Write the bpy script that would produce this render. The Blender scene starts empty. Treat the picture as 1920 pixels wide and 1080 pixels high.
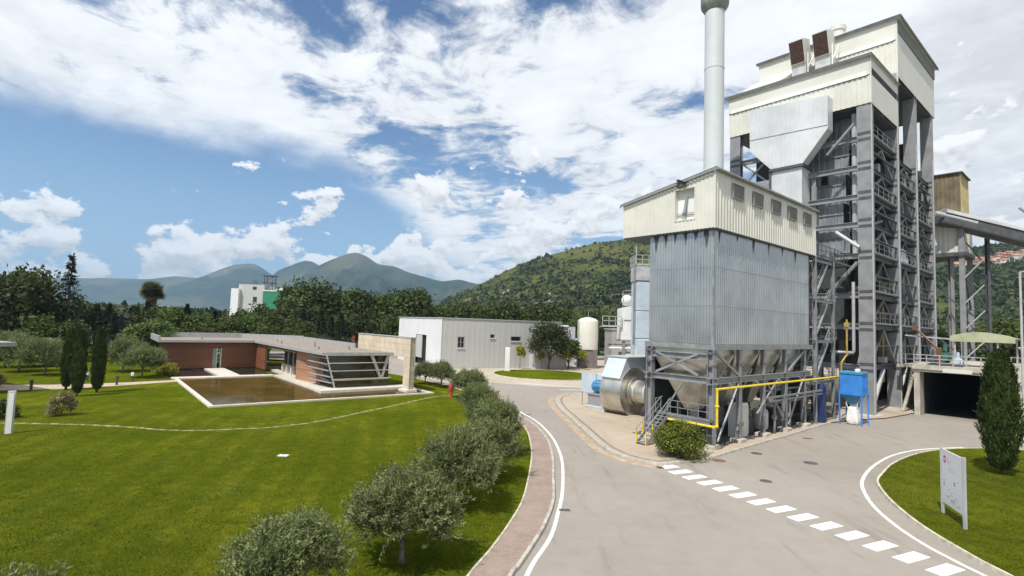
import bpy, math, random
import numpy as np
from mathutils import Vector, Matrix, noise as mnoise

# ---------------------------------------------------------------- scene, camera, sky, sun
sc = bpy.context.scene
COL = sc.collection
rnd = random.Random(7)
HC = 8.0
cam_d = bpy.data.cameras.new('camera'); cam = bpy.data.objects.new('camera', cam_d); COL.objects.link(cam)
cam_d.sensor_width = 36.0; cam_d.lens = 36.0*993/1920; cam_d.clip_start = 0.1; cam_d.clip_end = 40000
_p, _r = math.radians(3.92), math.atan2(69, 2014)
_f = Vector((0, math.cos(_p), math.sin(_p))); _x = Vector((1, 0, 0)); _u = _x.cross(_f)
_R = _x*math.cos(_r)+_u*math.sin(_r); _U = _u*math.cos(_r)-_x*math.sin(_r)
cam.matrix_world = Matrix(((_R.x, _U.x, -_f.x, 0), (_R.y, _U.y, -_f.y, 0), (_R.z, _U.z, -_f.z, HC), (0, 0, 0, 1)))
sc.camera = cam
sc.view_settings.view_transform = 'Standard'; sc.view_settings.look = 'None'
sc.view_settings.exposure = 0.0; sc.view_settings.gamma = 1.0
SUN_AZ, SUN_EL = 56.0, 57.0      # direction the shadows run (from +x), elevation
sd = Vector((-math.cos(math.radians(SUN_AZ))*math.cos(math.radians(SUN_EL)), -math.sin(math.radians(SUN_AZ))*math.cos(math.radians(SUN_EL)), math.sin(math.radians(SUN_EL))))
sun_d = bpy.data.lights.new('sun', 'SUN'); sun_d.energy = 5.0; sun_d.angle = math.radians(0.53); sun_d.color = (1.0, 0.955, 0.88)
sun = bpy.data.objects.new('sun', sun_d); COL.objects.link(sun)
sun.rotation_euler = sd.to_track_quat('Z', 'Y').to_euler(); sun.location = (0, 0, 120)


class NT:
    """small helper that writes node trees as expressions"""
    def __init__(s, tree): s.t = tree; s.n = tree.nodes; s.l = tree.links
    def new(s, typ, **kw):
        n = s.n.new(typ)
        for k, v in kw.items(): setattr(n, k, v)
        return n
    def put(s, sock, val):
        if isinstance(val, bpy.types.NodeSocket): s.l.new(val, sock)
        elif val is not None: sock.default_value = val
    def m(s, op, a, b=None, c=None, clamp=False):
        n = s.new('ShaderNodeMath', operation=op, use_clamp=clamp)
        s.put(n.inputs[0], a); s.put(n.inputs[1], b); s.put(n.inputs[2], c)
        return n.outputs[0]
    def mr(s, v, a, b, c=0.0, d=1.0, smooth=True):
        n = s.new('ShaderNodeMapRange', interpolation_type='SMOOTHSTEP' if smooth else 'LINEAR')
        for i, q in enumerate((v, a, b, c, d)): s.put(n.inputs[i], q)
        return n.outputs[0]
    def xyz(s, x, y, z):
        n = s.new('ShaderNodeCombineXYZ')
        for i, q in enumerate((x, y, z)): s.put(n.inputs[i], q)
        return n.outputs[0]
    def noise(s, vec, scale, detail=4, rough=.55, dist=0.0):
        n = s.new('ShaderNodeTexNoise'); s.put(n.inputs['Vector'], vec)
        n.inputs['Scale'].default_value = scale; n.inputs['Detail'].default_value = detail
        n.inputs['Roughness'].default_value = rough; n.inputs['Distortion'].default_value = dist
        return n.outputs[0]
    def mix(s, f, a, b):
        n = s.new('ShaderNodeMix', data_type='RGBA'); s.put(n.inputs[0], f)
        s.put(n.inputs[6], a if isinstance(a, bpy.types.NodeSocket) else (*a[:3], 1)); s.put(n.inputs[7], b if isinstance(b, bpy.types.NodeSocket) else (*b[:3], 1))
        return n.outputs[2]


world = bpy.data.worlds.new('World'); sc.world = world; world.use_nodes = True
def build_world():
    T = NT(world.node_tree); T.n.clear()
    out = T.new('ShaderNodeOutputWorld'); bg = T.new('ShaderNodeBackground'); bg.inputs[1].default_value = 0.1
    sky = T.new('ShaderNodeTexSky', sky_type='NISHITA', sun_disc=False)
    sky.sun_elevation = math.radians(SUN_EL); sky.sun_rotation = math.atan2(sd.x, sd.y)
    sky.air_density = 1.0; sky.dust_density = 0.6; sky.ozone_density = 1.6
    tc = T.new('ShaderNodeTexCoord'); sp = T.new('ShaderNodeSeparateXYZ'); T.l.new(tc.outputs['Generated'], sp.inputs[0])
    x, y, z = sp.outputs
    az = T.m('ARCTAN2', x, y)
    hor = T.m('SQRT', T.m('ADD', T.m('MULTIPLY', x, x), T.m('MULTIPLY', y, y)))
    e = T.m('DIVIDE', z, T.m('MAXIMUM', hor, .02))
    zc = T.m('ADD', T.m('MAXIMUM', z, 0.0), .10)
    px, py = T.m('DIVIDE', x, zc), T.m('DIVIDE', y, zc)
    # high broken sheet, streaked
    va = T.xyz(T.m('ADD', T.m('MULTIPLY', px, .80), T.m('MULTIPLY', py, .34)), T.m('SUBTRACT', T.m('MULTIPLY', py, .70), T.m('MULTIPLY', px, .22)), 3.1)
    na = T.m('ADD', T.m('MULTIPLY', T.noise(va, 1.9, 9, .62, .35), .62), T.m('MULTIPLY', T.noise(va, 5.2, 8, .62, .6), .38))
    big = T.noise(va, .62, 2, .5)
    wob = T.noise(T.xyz(T.m('MULTIPLY', az, 3.0), T.m('MULTIPLY', e, 5.0), 7.0), 1.6, 6, .6)
    bnd = T.m('ADD', T.mr(az, -.36, .02, .285, .02), T.m('MULTIPLY', T.m('SUBTRACT', wob, .5), .15))
    maskA = T.mr(T.m('SUBTRACT', e, bnd), -.03, .05)
    cov = T.m('ADD', na, T.m('MULTIPLY', T.m('SUBTRACT', big, .5), .30))
    cov = T.m('ADD', cov, T.mr(az, .50, .80, 0.0, .12))
    dA = T.m('MULTIPLY', T.mr(cov, .41, .515), maskA)
    fine = T.noise(va, 4.6, 8, .66, .3)
    brA = T.m('ADD', T.mr(na, .40, .62, .86, 1.03), T.m('MULTIPLY', T.m('SUBTRACT', fine, .5), .36))
    brA = T.m('MULTIPLY', brA, T.mr(T.m('ADD', az, T.m('MULTIPLY', T.m('SUBTRACT', wob, .5), .9)), .55, .86, 1.0, .80))
    # heaped cumulus along the horizon
    def cum(off):
        v = T.xyz(T.m('MULTIPLY', az, 1.0), T.m('ADD', T.m('MULTIPLY', e, 1.35), off), 2.6)
        return T.noise(v, 10.5, 10, .58)
    c0, c1 = cum(0.0), cum(.020)
    lowf = T.noise(T.xyz(az, 0.0, 9.1), 4.2, 2, .5)
    top = T.m('ADD', T.mr(az, -.45, .15, .20, .30), T.m('MULTIPLY', T.m('SUBTRACT', lowf, .5), .30))
    bias = T.m('SUBTRACT', .155, T.m('MULTIPLY', T.m('DIVIDE', T.m('MAXIMUM', e, 0.0), T.m('MAXIMUM', top, .02)), .24))
    dB = T.mr(T.m('ADD', c0, bias), .50, .545)
    brB = T.m('ADD', T.m('MULTIPLY', T.m('SUBTRACT', c0, c1), 2.6), .93)
    brB = T.m('MINIMUM', T.m('MAXIMUM', brB, .70), 1.07)
    brB = T.m('MULTIPLY', brB, T.mr(e, .0, .10, .90, 1.0))
    low = T.mr(e, 0.0, .42, .62, 0.0)       # pale air at the skyline
    def grey(v, tint, k):
        n = T.new('ShaderNodeVectorMath', operation='SCALE'); n.inputs[0].default_value = tint; T.put(n.inputs['Scale'], T.m('MULTIPLY', v, k)); return n.outputs[0]
    skc = T.new('ShaderNodeVectorMath', operation='MULTIPLY'); T.l.new(sky.outputs[0], skc.inputs[0]); skc.inputs[1].default_value = (.80, 1.02, 1.22)
    col = T.mix(low, skc.outputs[0], (3.9, 6.1, 8.7))
    col = T.mix(T.m('MULTIPLY', dA, .97), col, grey(brA, (.955, .975, 1.0), 10.9))
    col = T.mix(T.m('MULTIPLY', dB, .95), col, grey(brB, (.98, .985, 1.0), 10.7))
    T.l.new(col, bg.inputs[0]); T.l.new(bg.outputs[0], out.inputs[0])
build_world()

# ---------------------------------------------------------------- materials
MATS = {}
def M(name, c, rough=.7, metal=0.0, var=.18, scale=1.5, bump=0.0, bscale=20.0, streak=0.0, dirt=(.10, .09, .08), spec=.5, vs=(1, 1, 1)):
    if name in MATS: return MATS[name]
    m = bpy.data.materials.new(name); m.use_nodes = True; T = NT(m.node_tree)
    b = T.n['Principled BSDF']; b.inputs['Roughness'].default_value = rough; b.inputs['Metallic'].default_value = metal
    b.inputs['Specular IOR Level'].default_value = spec
    tc = T.new('ShaderNodeTexCoord').outputs['Object']
    mp = T.new('ShaderNodeMapping'); T.l.new(tc, mp.inputs[0]); mp.inputs['Scale'].default_value = vs; v = mp.outputs[0]
    n1 = T.noise(v, scale, 6, .6)
    lo = tuple(q*(1-var) for q in c); hi = tuple(min(1, q*(1+var*.8)) for q in c)
    col = T.mix(T.mr(n1, .3, .7), lo, hi)
    if streak:
        sp = T.new('ShaderNodeMapping'); T.l.new(tc, sp.inputs[0]); sp.inputs['Scale'].default_value = (1.6, 1.6, .10)
        n2 = T.noise(sp.outputs[0], 2.2, 7, .65)
        col = T.mix(T.mr(n2, .56, .74, 0.0, streak), col, dirt)
    T.l.new(col, b.inputs['Base Color'])
    if rough < .65: T.l.new(T.mr(n1, .25, .75, max(.03, rough-.08), rough+.1), b.inputs['Roughness'])
    if bump:
        bp = T.new('ShaderNodeBump'); bp.inputs['Strength'].default_value = bump; bp.inputs['Distance'].default_value = .05
        T.l.new(T.noise(v, bscale, 5, .65), bp.inputs['Height']); T.l.new(bp.outputs[0], b.inputs['Normal'])
    MATS[name] = m; return m

def leafmat(name, c, hue=.12, rough=.55, trans=.35, scale=.8, alt=None, stripes=None):
    if name in MATS: return MATS[name]
    m = bpy.data.materials.new(name); m.use_nodes = True; T = NT(m.node_tree); T.n.clear()
    out = T.new('ShaderNodeOutputMaterial')
    tc = T.new('ShaderNodeTexCoord').outputs['Object']; oi = T.new('ShaderNodeObjectInfo')
    n1 = T.noise(tc, scale, 4, .6); n2 = T.noise(tc, scale*9, 2, .6)
    alt = alt or (c[0]*1.7, c[1]*1.45, c[2]*1.1)
    f = T.m('ADD', T.m('MULTIPLY', n1, .55), T.m('MULTIPLY', n2, .45))
    col = T.mix(T.mr(f, .36, .64), tuple(q*.62 for q in c), alt)
    if stripes:
        sp = T.new('ShaderNodeSeparateXYZ'); T.l.new(tc, sp.inputs[0])
        q = T.m('ADD', T.m('ADD', T.m('MULTIPLY', sp.outputs[0], .97), T.m('MULTIPLY', sp.outputs[1], .22)), T.m('MULTIPLY', T.noise(tc, .16, 5, .6), 1.6))
        col = T.mix(T.mr(T.m('SINE', T.m('MULTIPLY', q, 3.3)), -.4, .4, 0.0, .68), col, stripes)
        col = T.mix(T.mr(T.noise(tc, .45, 4, .6), .54, .68, 0.0, .55), col, (.19, .175, .03))
    hs = T.new('ShaderNodeHueSaturation'); T.l.new(col, hs.inputs['Color'])
    T.l.new(T.mr(oi.outputs['Random'], 0, 1, .5-hue*.10, .5+hue*.10, False), hs.inputs['Hue'])
    T.l.new(T.mr(oi.outputs['Random'], 0, 1, 1-hue*2, 1+hue*1.6, False), hs.inputs['Value'])
    d = T.new('ShaderNodeBsdfPrincipled'); d.inputs['Roughness'].default_value = rough; T.l.new(hs.outputs[0], d.inputs['Base Color']); d.inputs['Specular IOR Level'].default_value = .3
    t = T.new('ShaderNodeBsdfTranslucent'); T.l.new(hs.outputs[0], t.inputs[0])
    mx = T.new('ShaderNodeMixShader'); mx.inputs[0].default_value = trans
    T.l.new(d.outputs[0], mx.inputs[1]); T.l.new(t.outputs[0], mx.inputs[2]); T.l.new(mx.outputs[0], out.inputs[0])
    MATS[name] = m; return m

# ---------------------------------------------------------------- frames, mesh builder
PYAW = math.radians(40.582); PO = (13.8095, 36.0415)
VYAW = math.atan2(.622, .783); VO = (-24.9, 44.9)
FR = {'W': ((0, 0), 0.0), 'P': (PO, PYAW), 'V': (VO, VYAW)}
def towo(fr, x, y, z=0.0):
    (ox, oy), a = FR[fr]; c, s = math.cos(a), math.sin(a)
    return Vector((ox+x*c-y*s, oy+x*s+y*c, z))
ORG = {}
def tag(o, label=None, cat=None, group=None, kind=None):
    if label: o['label'] = label
    if cat: o['category'] = cat
    if group: o['group'] = group
    if kind: o['kind'] = kind
    return o
def thing(name, label, cat, org=(0, 0, 0), fr='W', group=None, yaw=0.0):
    o = bpy.data.objects.new(name, None); COL.objects.link(o); o.empty_display_size = .3
    o.location = towo(fr, *org); o.rotation_euler = (0, 0, FR[fr][1]+yaw); ORG[o] = Vector(org)
    return tag(o, label, cat, group)

class MB:
    def __init__(s): s.v = []; s.f = []
    def add(s, vs, fs):
        k = len(s.v); s.v += [tuple(q) for q in vs]; s.f += [tuple(i+k for i in f) for f in fs]; return s
    def box(s, x0, y0, z0, x1, y1, z1):
        return s.add([(x0, y0, z0), (x1, y0, z0), (x1, y1, z0), (x0, y1, z0), (x0, y0, z1), (x1, y0, z1), (x1, y1, z1), (x0, y1, z1)],
                     [(3, 2, 1, 0), (4, 5, 6, 7), (0, 1, 5, 4), (1, 2, 6, 5), (2, 3, 7, 6), (3, 0, 4, 7)])
    def bbox(s, x0, y0, z0, x1, y1, z1, c=.02):
        """box with chamfered vertical and top edges"""
        lo = [(x0+c, y0), (x1-c, y0), (x1, y0+c), (x1, y1-c), (x1-c, y1), (x0+c, y1), (x0, y1-c), (x0, y0+c)]
        n = 8; ti = [(x0+2*c, y0+c), (x1-2*c, y0+c), (x1-c, y0+2*c), (x1-c, y1-2*c), (x1-2*c, y1-c), (x0+2*c, y1-c), (x0+c, y1-2*c), (x0+c, y0+2*c)]
        vs = [(a, b, z0) for a, b in lo]+[(a, b, z1-c) for a, b in lo]+[(a, b, z1) for a, b in ti]
        fs = [tuple(range(n-1, -1, -1)), tuple(range(2*n, 3*n))]
        for r in (0, n):
            fs += [(r+i, r+(i+1) % n, r+n+(i+1) % n, r+n+i) for i in range(n)]
        return s.add(vs, fs)
    @staticmethod
    def axes(p, q, up=(0, 0, 1)):
        d = (Vector(q)-Vector(p)).normalized(); u = Vector(up)
        if abs(d.dot(u)) > .98: u = Vector((0, 1, 0))
        a = d.cross(u).normalized(); b = a.cross(d).normalized(); return d, a, b
    def bar(s, p, q, w, h=None, up=(0, 0, 1)):
        h = h or w; p, q = Vector(p), Vector(q); d, a, b = s.axes(p, q, up); a = a*w/2; b = b*h/2
        return s.add([p-a-b, p+a-b, p+a+b, p-a+b, q-a-b, q+a-b, q+a+b, q-a+b], [(0, 1, 2, 3), (7, 6, 5, 4), (0, 4, 5, 1), (1, 5, 6, 2), (2, 6, 7, 3), (3, 7, 4, 0)])
    def hbar(s, p, q, w, h, t=.05, up=(0, 0, 1)):
        """rolled H section: two flanges and a web"""
        p, q = Vector(p), Vector(q); d, a, b = s.axes(p, q, up)
        o = b*(h/2-t/2)
        s.bar(p+o, q+o, w, t, up); s.bar(p-o, q-o, w, t, up); return s.bar(p, q, t*.7, h-2*t-.004, up)
    def tube(s, pts, r, n=8, cap=True):
        pts = [Vector(p) for p in pts]; k = len(s.v); rs = r if isinstance(r, (list, tuple)) else [r]*len(pts)
        vs = []; fs = []
        d0 = (pts[1]-pts[0]).normalized(); u = Vector((0, 0, 1)) if abs(d0.z) < .9 else Vector((1, 0, 0))
        a = d0.cross(u).normalized()
        for i, p in enumerate(pts):
            d = (pts[min(i+1, len(pts)-1)]-pts[max(i-1, 0)]).normalized()
            a = (a-d*a.dot(d)).normalized(); b = d.cross(a)
            for j in range(n):
                t = 2*math.pi*j/n; vs.append(p+(a*math.cos(t)+b*math.sin(t))*rs[i])
        for i in range(len(pts)-1):
            for j in range(n):
                fs.append((i*n+j, i*n+(j+1) % n, (i+1)*n+(j+1) % n, (i+1)*n+j))
        if cap: fs += [tuple(range(n-1, -1, -1)), tuple(range((len(pts)-1)*n, len(pts)*n))]
        return s.add(vs, fs)
    def lathe(s, prof, c=(0, 0), n=24, axis='z', c3=None):
        vs = []; fs = []
        for r, h in prof:
            for j in range(n):
                t = 2*math.pi*j/n
                if axis == 'z': vs.append((c[0]+r*math.cos(t), c[1]+r*math.sin(t), h))
                else: vs.append((c3[0]+r*math.cos(t), h, c3[1]+r*math.sin(t)))       # around the frame's y axis
        for i in range(len(prof)-1):
            for j in range(n):
                q = (i*n+j, i*n+(j+1) % n, (i+1)*n+(j+1) % n, (i+1)*n+j)
                fs.append(q if axis == 'z' else q[::-1])
        fs += [tuple(range(n-1, -1, -1)), tuple(range((len(prof)-1)*n, len(prof)*n))]
        return s.add(vs, fs)
    def prism(s, poly, vec):
        vec = Vector(vec); P = [Vector(p) for p in poly]; n = len(P)
        nrm = sum(((P[i]-P[0]).cross(P[(i+1) % n]-P[0]) for i in range(1, n-1)), Vector())
        if nrm.dot(vec) < 0: P = P[::-1]
        vs = P+[p+vec for p in P]
        return s.add(vs, [tuple(range(n-1, -1, -1)), tuple(range(n, 2*n))]+[(i, (i+1) % n, n+(i+1) % n, n+i) for i in range(n)])
    def frustum(s, b0, z0, b1, z1):
        (x0, y0, x1, y1), (u0, v0, u1, v1) = b0, b1
        return s.add([(x0, y0, z0), (x1, y0, z0), (x1, y1, z0), (x0, y1, z0), (u0, v0, z1), (u1, v0, z1), (u1, v1, z1), (u0, v1, z1)],
                     [(3, 2, 1, 0), (4, 5, 6, 7), (0, 1, 5, 4), (1, 2, 6, 5), (2, 3, 7, 6), (3, 0, 4, 7)])
    def corr(s, p0, p1, z0, z1a, z1b=None, pitch=.3, depth=.04, z0b=None):
        """ribbed sheet standing on p0->p1 (outside on the right of the walk)"""
        z1b = z1a if z1b is None else z1b; z0b = z0 if z0b is None else z0b
        p0, p1 = Vector((p0[0], p0[1], 0)), Vector((p1[0], p1[1], 0)); L = (p1-p0).length; d = (p1-p0)/L; nn = Vector((d.y, -d.x, 0))
        k = max(1, round(L/pitch)); st = L/k; prof = []
        for i in range(k):
            for fq, o in ((0, 0), (.5, 0), (.6, depth), (.9, depth)): prof.append(((i+fq)*st, o))
        prof.append((L, 0)); vs = []; fs = []
        for t, o in prof:
            q = p0+d*t+nn*o; w = t/L
            vs += [(q.x, q.y, z0+(z0b-z0)*w), (q.x, q.y, z1a+(z1b-z1a)*w)]
        for i in range(len(prof)-1): fs.append((2*i, 2*i+2, 2*i+3, 2*i+1))
        return s.add(vs, fs)
    def rail(s, pts, h=1.1, r=.025, step=1.5, mids=(.55,), toe=True):
        pts = [Vector(p) for p in pts]
        for a, b in zip(pts, pts[1:]):
            L = (b-a).length; k = max(1, round(L/step))
            for i in range(k+1):
                q = a.lerp(b, i/k); s.bar(q, q+Vector((0, 0, h)), r*2)
            for z in (h,)+tuple(h*m for m in mids): s.bar(a+Vector((0, 0, z)), b+Vector((0, 0, z)), r*2)
            if toe: s.bar(a+Vector((0, 0, .06)), b+Vector((0, 0, .06)), .015, .12)
        return s
    def build(s, name, mat, parent=None, fr='W', org=(0, 0, 0), kind=None, smooth=False, label=None, cat=None, group=None, yaw=0.0):
        me = bpy.data.meshes.new(name)
        o0 = ORG[parent] if parent is not None else Vector(org)
        me.from_pydata([tuple(Vector(q)-o0) for q in s.v], [], s.f)
        me.materials.append(mat if not isinstance(mat, str) else MATS[mat])
        if smooth:
            me.polygons.foreach_set('use_smooth', [True]*len(me.polygons))
            me.set_sharp_from_angle(angle=math.radians(40))
        o = bpy.data.objects.new(name, me); COL.objects.link(o); ORG[o] = o0
        if parent is not None: o.parent = parent
        else:
            o.location = towo(fr, *org); o.rotation_euler = (0, 0, FR[fr][1]+yaw)
        return tag(o, label, cat, group, kind)
def kids(o): return [c for c in KIDS.get(o, [])]
KIDS = {}
def copy_tree(o, parent=None):
    c = o.copy(); COL.objects.link(c)
    if parent is not None: c.parent = parent
    for ch in o.children: copy_tree(ch, c)
    return c
def fan_poly(mb, pts, z):      # flat polygon sheet
    return mb.add([(x, y, z) for x, y in pts], [tuple(range(len(pts)))])
def smoothline(pts, n=6):
    """Catmull-Rom through 2-D points"""
    P = [Vector((p[0], p[1], 0)) for p in pts]; out = []
    for i in range(len(P)-1):
        p0, p1, p2, p3 = P[max(i-1, 0)], P[i], P[i+1], P[min(i+2, len(P)-1)]
        for k in range(n):
            t = k/n
            q = .5*((2*p1)+(p2-p0)*t+(2*p0-5*p1+4*p2-p3)*t*t+(3*p1-p0-3*p2+p3)*t**3); out.append((q.x, q.y))
    out.append((P[-1].x, P[-1].y)); return out
def offset(line, d):
    out = []
    for i, p in enumerate(line):
        a = Vector(line[max(i-1, 0)]); b = Vector(line[min(i+1, len(line)-1)]); t = (b-a).normalized()
        out.append((p[0]+t.y*d, p[1]-t.x*d))     # right of the walk
    return out
def ribbon(mb, L0, L1, z0, z1=None):
    z1 = z0 if z1 is None else z1; n = len(L0)
    vs = [(x, y, z0) for x, y in L0]+[(x, y, z1) for x, y in L1]
    return mb.add(vs, [(i, i+1, n+i+1, n+i) for i in range(n-1)])
def kerb(mb, line, w, z0, z1):
    """raised stone strip along a line"""
    a, b = offset(line, -w/2), offset(line, w/2)
    ai, bi = offset(line, -w/2+.015), offset(line, w/2-.015)
    ribbon(mb, ai, bi, z1); ribbon(mb, a, ai, z0, z1-.0); ribbon(mb, bi, b, z1, z0); return mb
# ---------------------------------------------------------------- surface materials
def lawn_mat(name, stripes=True, dry=.5):
    m = bpy.data.materials.new(name); m.use_nodes = True; T = NT(m.node_tree); b = T.n['Principled BSDF']
    tc = T.new('ShaderNodeTexCoord').outputs['Object']; sp = T.new('ShaderNodeSeparateXYZ'); T.l.new(tc, sp.inputs[0])
    x, y, z = sp.outputs
    n1 = T.noise(tc, .16, 5, .6); n2 = T.noise(tc, 1.6, 6, .7); n3 = T.noise(tc, 14, 4, .75)
    mp = T.new('ShaderNodeMapping'); T.l.new(tc, mp.inputs[0]); mp.inputs['Scale'].default_value = (2.2, .9, 1); mp.inputs['Rotation'].default_value = (0, 0, .35)
    n4 = T.noise(mp.outputs[0], 2.6, 5, .7)
    f = T.m('ADD', T.m('ADD', T.m('MULTIPLY', n1, .30), T.m('MULTIPLY', n2, .28)), T.m('ADD', T.m('MULTIPLY', n3, .24), T.m('MULTIPLY', n4, .18)))
    col = T.mix(T.mr(f, .36, .64), (.042, .060, .003), (.132, .152, .010))
    col = T.mix(T.mr(T.m('ADD', T.m('MULTIPLY', n1, .6), T.m('MULTIPLY', n2, .4)), .50, .68, 0.0, dry), col, (.190, .170, .018))
    if stripes:
        q = T.m('ADD', T.m('MULTIPLY', x, .97), T.m('MULTIPLY', y, .22)); q = T.m('ADD', q, T.m('MULTIPLY', n1, 1.6))
        s = T.m('SINE', T.m('MULTIPLY', q, 3.3)); col = T.mix(T.mr(s, -.4, .4, .0, .38), col, (.060, .088, .005))
    cl = T.m('MULTIPLY', T.mr(T.noise(tc, .34, 3, .6), .57, .70), T.mr(T.noise(tc, 9, 3, .7), .58, .68))
    col = T.mix(T.m('MULTIPLY', cl, .55), col, (.42, .44, .27))     # clover flowers
    T.l.new(col, b.inputs['Base Color']); b.inputs['Roughness'].default_value = 1.0; b.inputs['Specular IOR Level'].default_value = 0.0
    bp = T.new('ShaderNodeBump'); bp.inputs['Strength'].default_value = .9; bp.inputs['Distance'].default_value = .07
    T.l.new(T.m('ADD', T.noise(tc, 9, 6, .8), T.m('MULTIPLY', n2, .8)), bp.inputs['Height']); T.l.new(bp.outputs[0], b.inputs['Normal'])
    MATS[name] = m; return m
lawn_mat('lawn'); lawn_mat('island_lawn', False, .3)
def asphalt_mat(name, lo, hi, stain=.5):
    m = bpy.data.materials.new(name); m.use_nodes = True; T = NT(m.node_tree); b = T.n['Principled BSDF']
    tc = T.new('ShaderNodeTexCoord').outputs['Object']
    n1 = T.noise(tc, .11, 5, .6, .4); n2 = T.noise(tc, 1.1, 6, .7); n3 = T.noise(tc, 26, 3, .8)
    f = T.m('ADD', T.m('MULTIPLY', n1, .36), T.m('ADD', T.m('MULTIPLY', n2, .24), T.m('MULTIPLY', n3, .40)))
    col = T.mix(T.mr(f, .30, .70), lo, hi)
    mp = T.new('ShaderNodeMapping'); T.l.new(tc, mp.inputs[0]); mp.inputs['Scale'].default_value = (.9, .10, 1); mp.inputs['Rotation'].default_value = (0, 0, .2)
    col = T.mix(T.mr(T.noise(mp.outputs[0], 1.3, 6, .65), .54, .72, 0.0, stain), col, tuple(q*.62 for q in lo))     # tyre tracks
    col = T.mix(T.mr(T.noise(tc, .7, 3, .5), .70, .78, 0.0, stain*.8), col, tuple(q*.45 for q in lo))              # oil spots
    vo = T.new('ShaderNodeTexVoronoi', feature='DISTANCE_TO_EDGE'); vo.inputs['Scale'].default_value = .23
    wv = T.new('ShaderNodeVectorMath', operation='ADD'); T.l.new(tc, wv.inputs[0])
    nz = T.new('ShaderNodeTexNoise'); nz.inputs['Scale'].default_value = .6; nz.inputs['Detail'].default_value = 6; T.l.new(tc, nz.inputs['Vector']); T.l.new(nz.outputs['Color'], wv.inputs[1]); T.l.new(wv.outputs[0], vo.inputs['Vector'])
    col = T.mix(T.mr(vo.outputs['Distance'], .0, .005, .13*stain*2, 0.0), col, tuple(q*.35 for q in lo))            # hair cracks
    T.l.new(col, b.inputs['Base Color']); b.inputs['Roughness'].default_value = .88; b.inputs['Specular IOR Level'].default_value = .25
    bp = T.new('ShaderNodeBump'); bp.inputs['Strength'].default_value = .35; bp.inputs['Distance'].default_value = .01
    T.l.new(T.noise(tc, 40, 3, .8), bp.inputs['Height']); T.l.new(bp.outputs[0], b.inputs['Normal'])
    MATS[name] = m; return m
asphalt_mat('asphalt', (.245, .218, .190), (.345, .312, .276), .42)
asphalt_mat('apron_concrete', (.33, .27, .21), (.50, .415, .325), .4)
asphalt_mat('yard_concrete', (.36, .31, .25), (.50, .44, .36), .3)
def paver_mat():
    m = bpy.data.materials.new('red_pavers'); m.use_nodes = True; T = NT(m.node_tree); b = T.n['Principled BSDF']
    tc = T.new('ShaderNodeTexCoord').outputs['Object']
    br = T.new('ShaderNodeTexBrick'); T.l.new(tc, br.inputs[0]); br.inputs['Scale'].default_value = 1
    br.inputs['Brick Width'].default_value = .22; br.inputs['Row Height'].default_value = .11; br.inputs['Mortar Size'].default_value = .006
    br.inputs['Color1'].default_value = (.35, .255, .205, 1); br.inputs['Color2'].default_value = (.27, .20, .165, 1); br.inputs['Mortar'].default_value = (.16, .14, .12, 1)
    n = T.noise(tc, .6, 6, .65); n2 = T.noise(tc, 30, 2, .7)
    col = T.mix(T.mr(n, .35, .7, .0, .55), br.outputs[0], (.40, .33, .28)); col = T.mix(T.mr(n2, .4, .65, 0, .35), col, (.12, .10, .09))
    T.l.new(col, b.inputs['Base Color']); b.inputs['Roughness'].default_value = .9
    bp = T.new('ShaderNodeBump'); bp.inputs['Strength'].default_value = .5; bp.inputs['Distance'].default_value = .01; T.l.new(br.outputs['Fac'], bp.inputs['Height']); bp.invert = True
    T.l.new(bp.outputs[0], b.inputs['Normal']); MATS['red_pavers'] = m
paver_mat()
M('kerb_stone', (.42, .39, .34), .85, var=.3, scale=3, bump=.3)
M('kerb_cream', (.52, .48, .38), .85, var=.3, scale=3, bump=.3)
M('road_paint', (.80, .80, .78), .7, var=.10, scale=6, streak=.0)
M('line_paint', (.72, .71, .68), .7, var=.22, scale=2.2)
M('orange_dust', (.40, .30, .21), .9, var=.25, scale=1.5)
M('far_land', (.055, .085, .028), .95, var=.5, scale=.02)
M('iron', (.09, .085, .08), .7, var=.3)
M('gravel_path', (.46, .36, .28), .95, var=.3, scale=4, bump=.4)
M('stone_edge', (.33, .32, .15), .9, var=.35, scale=2.5, bump=.4)

# ---------------------------------------------------------------- the ground
mb = MB(); fan_poly(mb, [(-9000, -600), (9000, -600), (9000, 9000), (-9000, 9000)], -.12); mb.build('ground', 'far_land', kind='structure')
WL = smoothline([(-1.6, 6), (-.6, 12), (.1, 15), (.7, 17.5), (1.0, 18.6), (1.7, 20.7), (2.2, 23.2), (2.7, 26.3), (3.2, 31.4), (3.3, 35.3), (3.1, 39.6), (2.4, 44.6), (1.2, 48.9), (-.2, 53.5), (-2.2, 59), (-5, 66), (-8.5, 72), (-14, 79)])
KR = smoothline([(-2.0, 6), (-1.0, 12), (-.3, 15), (.3, 17.5), (.5, 18), (1.0, 19.6), (1.6, 21.7), (2.2, 24.7), (2.5, 28.4), (2.8, 32.6), (2.8, 37.7), (2.1, 42.9), (1.0, 46.9), (-.6, 52.6), (-2.6, 58), (-5.4, 65), (-9, 71), (-14.4, 78)])
KL = smoothline([(-3.3, 6), (-2.3, 12), (-1.6, 15), (-1.0, 17.4), (-.4, 19.3), (.2, 21.6), (.8, 24.5), (1.2, 28.2), (1.5, 32), (1.6, 35.3), (1.5, 40), (1.0, 43.5), (-.2, 48), (-1.8, 53), (-3.8, 58.5), (-6.6, 65), (-10, 70.2), (-15.4, 77)])
mb = MB(); fan_poly(mb, [(-60, -40), (90, -40), (110, 60), (110, 150), (-10, 150), (-40, 128), (-60, 118), (-64, 100), (-40, 40)], 0.0)
road = mb.build('road', 'asphalt', kind='structure')
mb = MB(); ribbon(mb, WL, offset(WL, .16), .004); mb.build('edge_line', 'line_paint', road)
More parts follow.
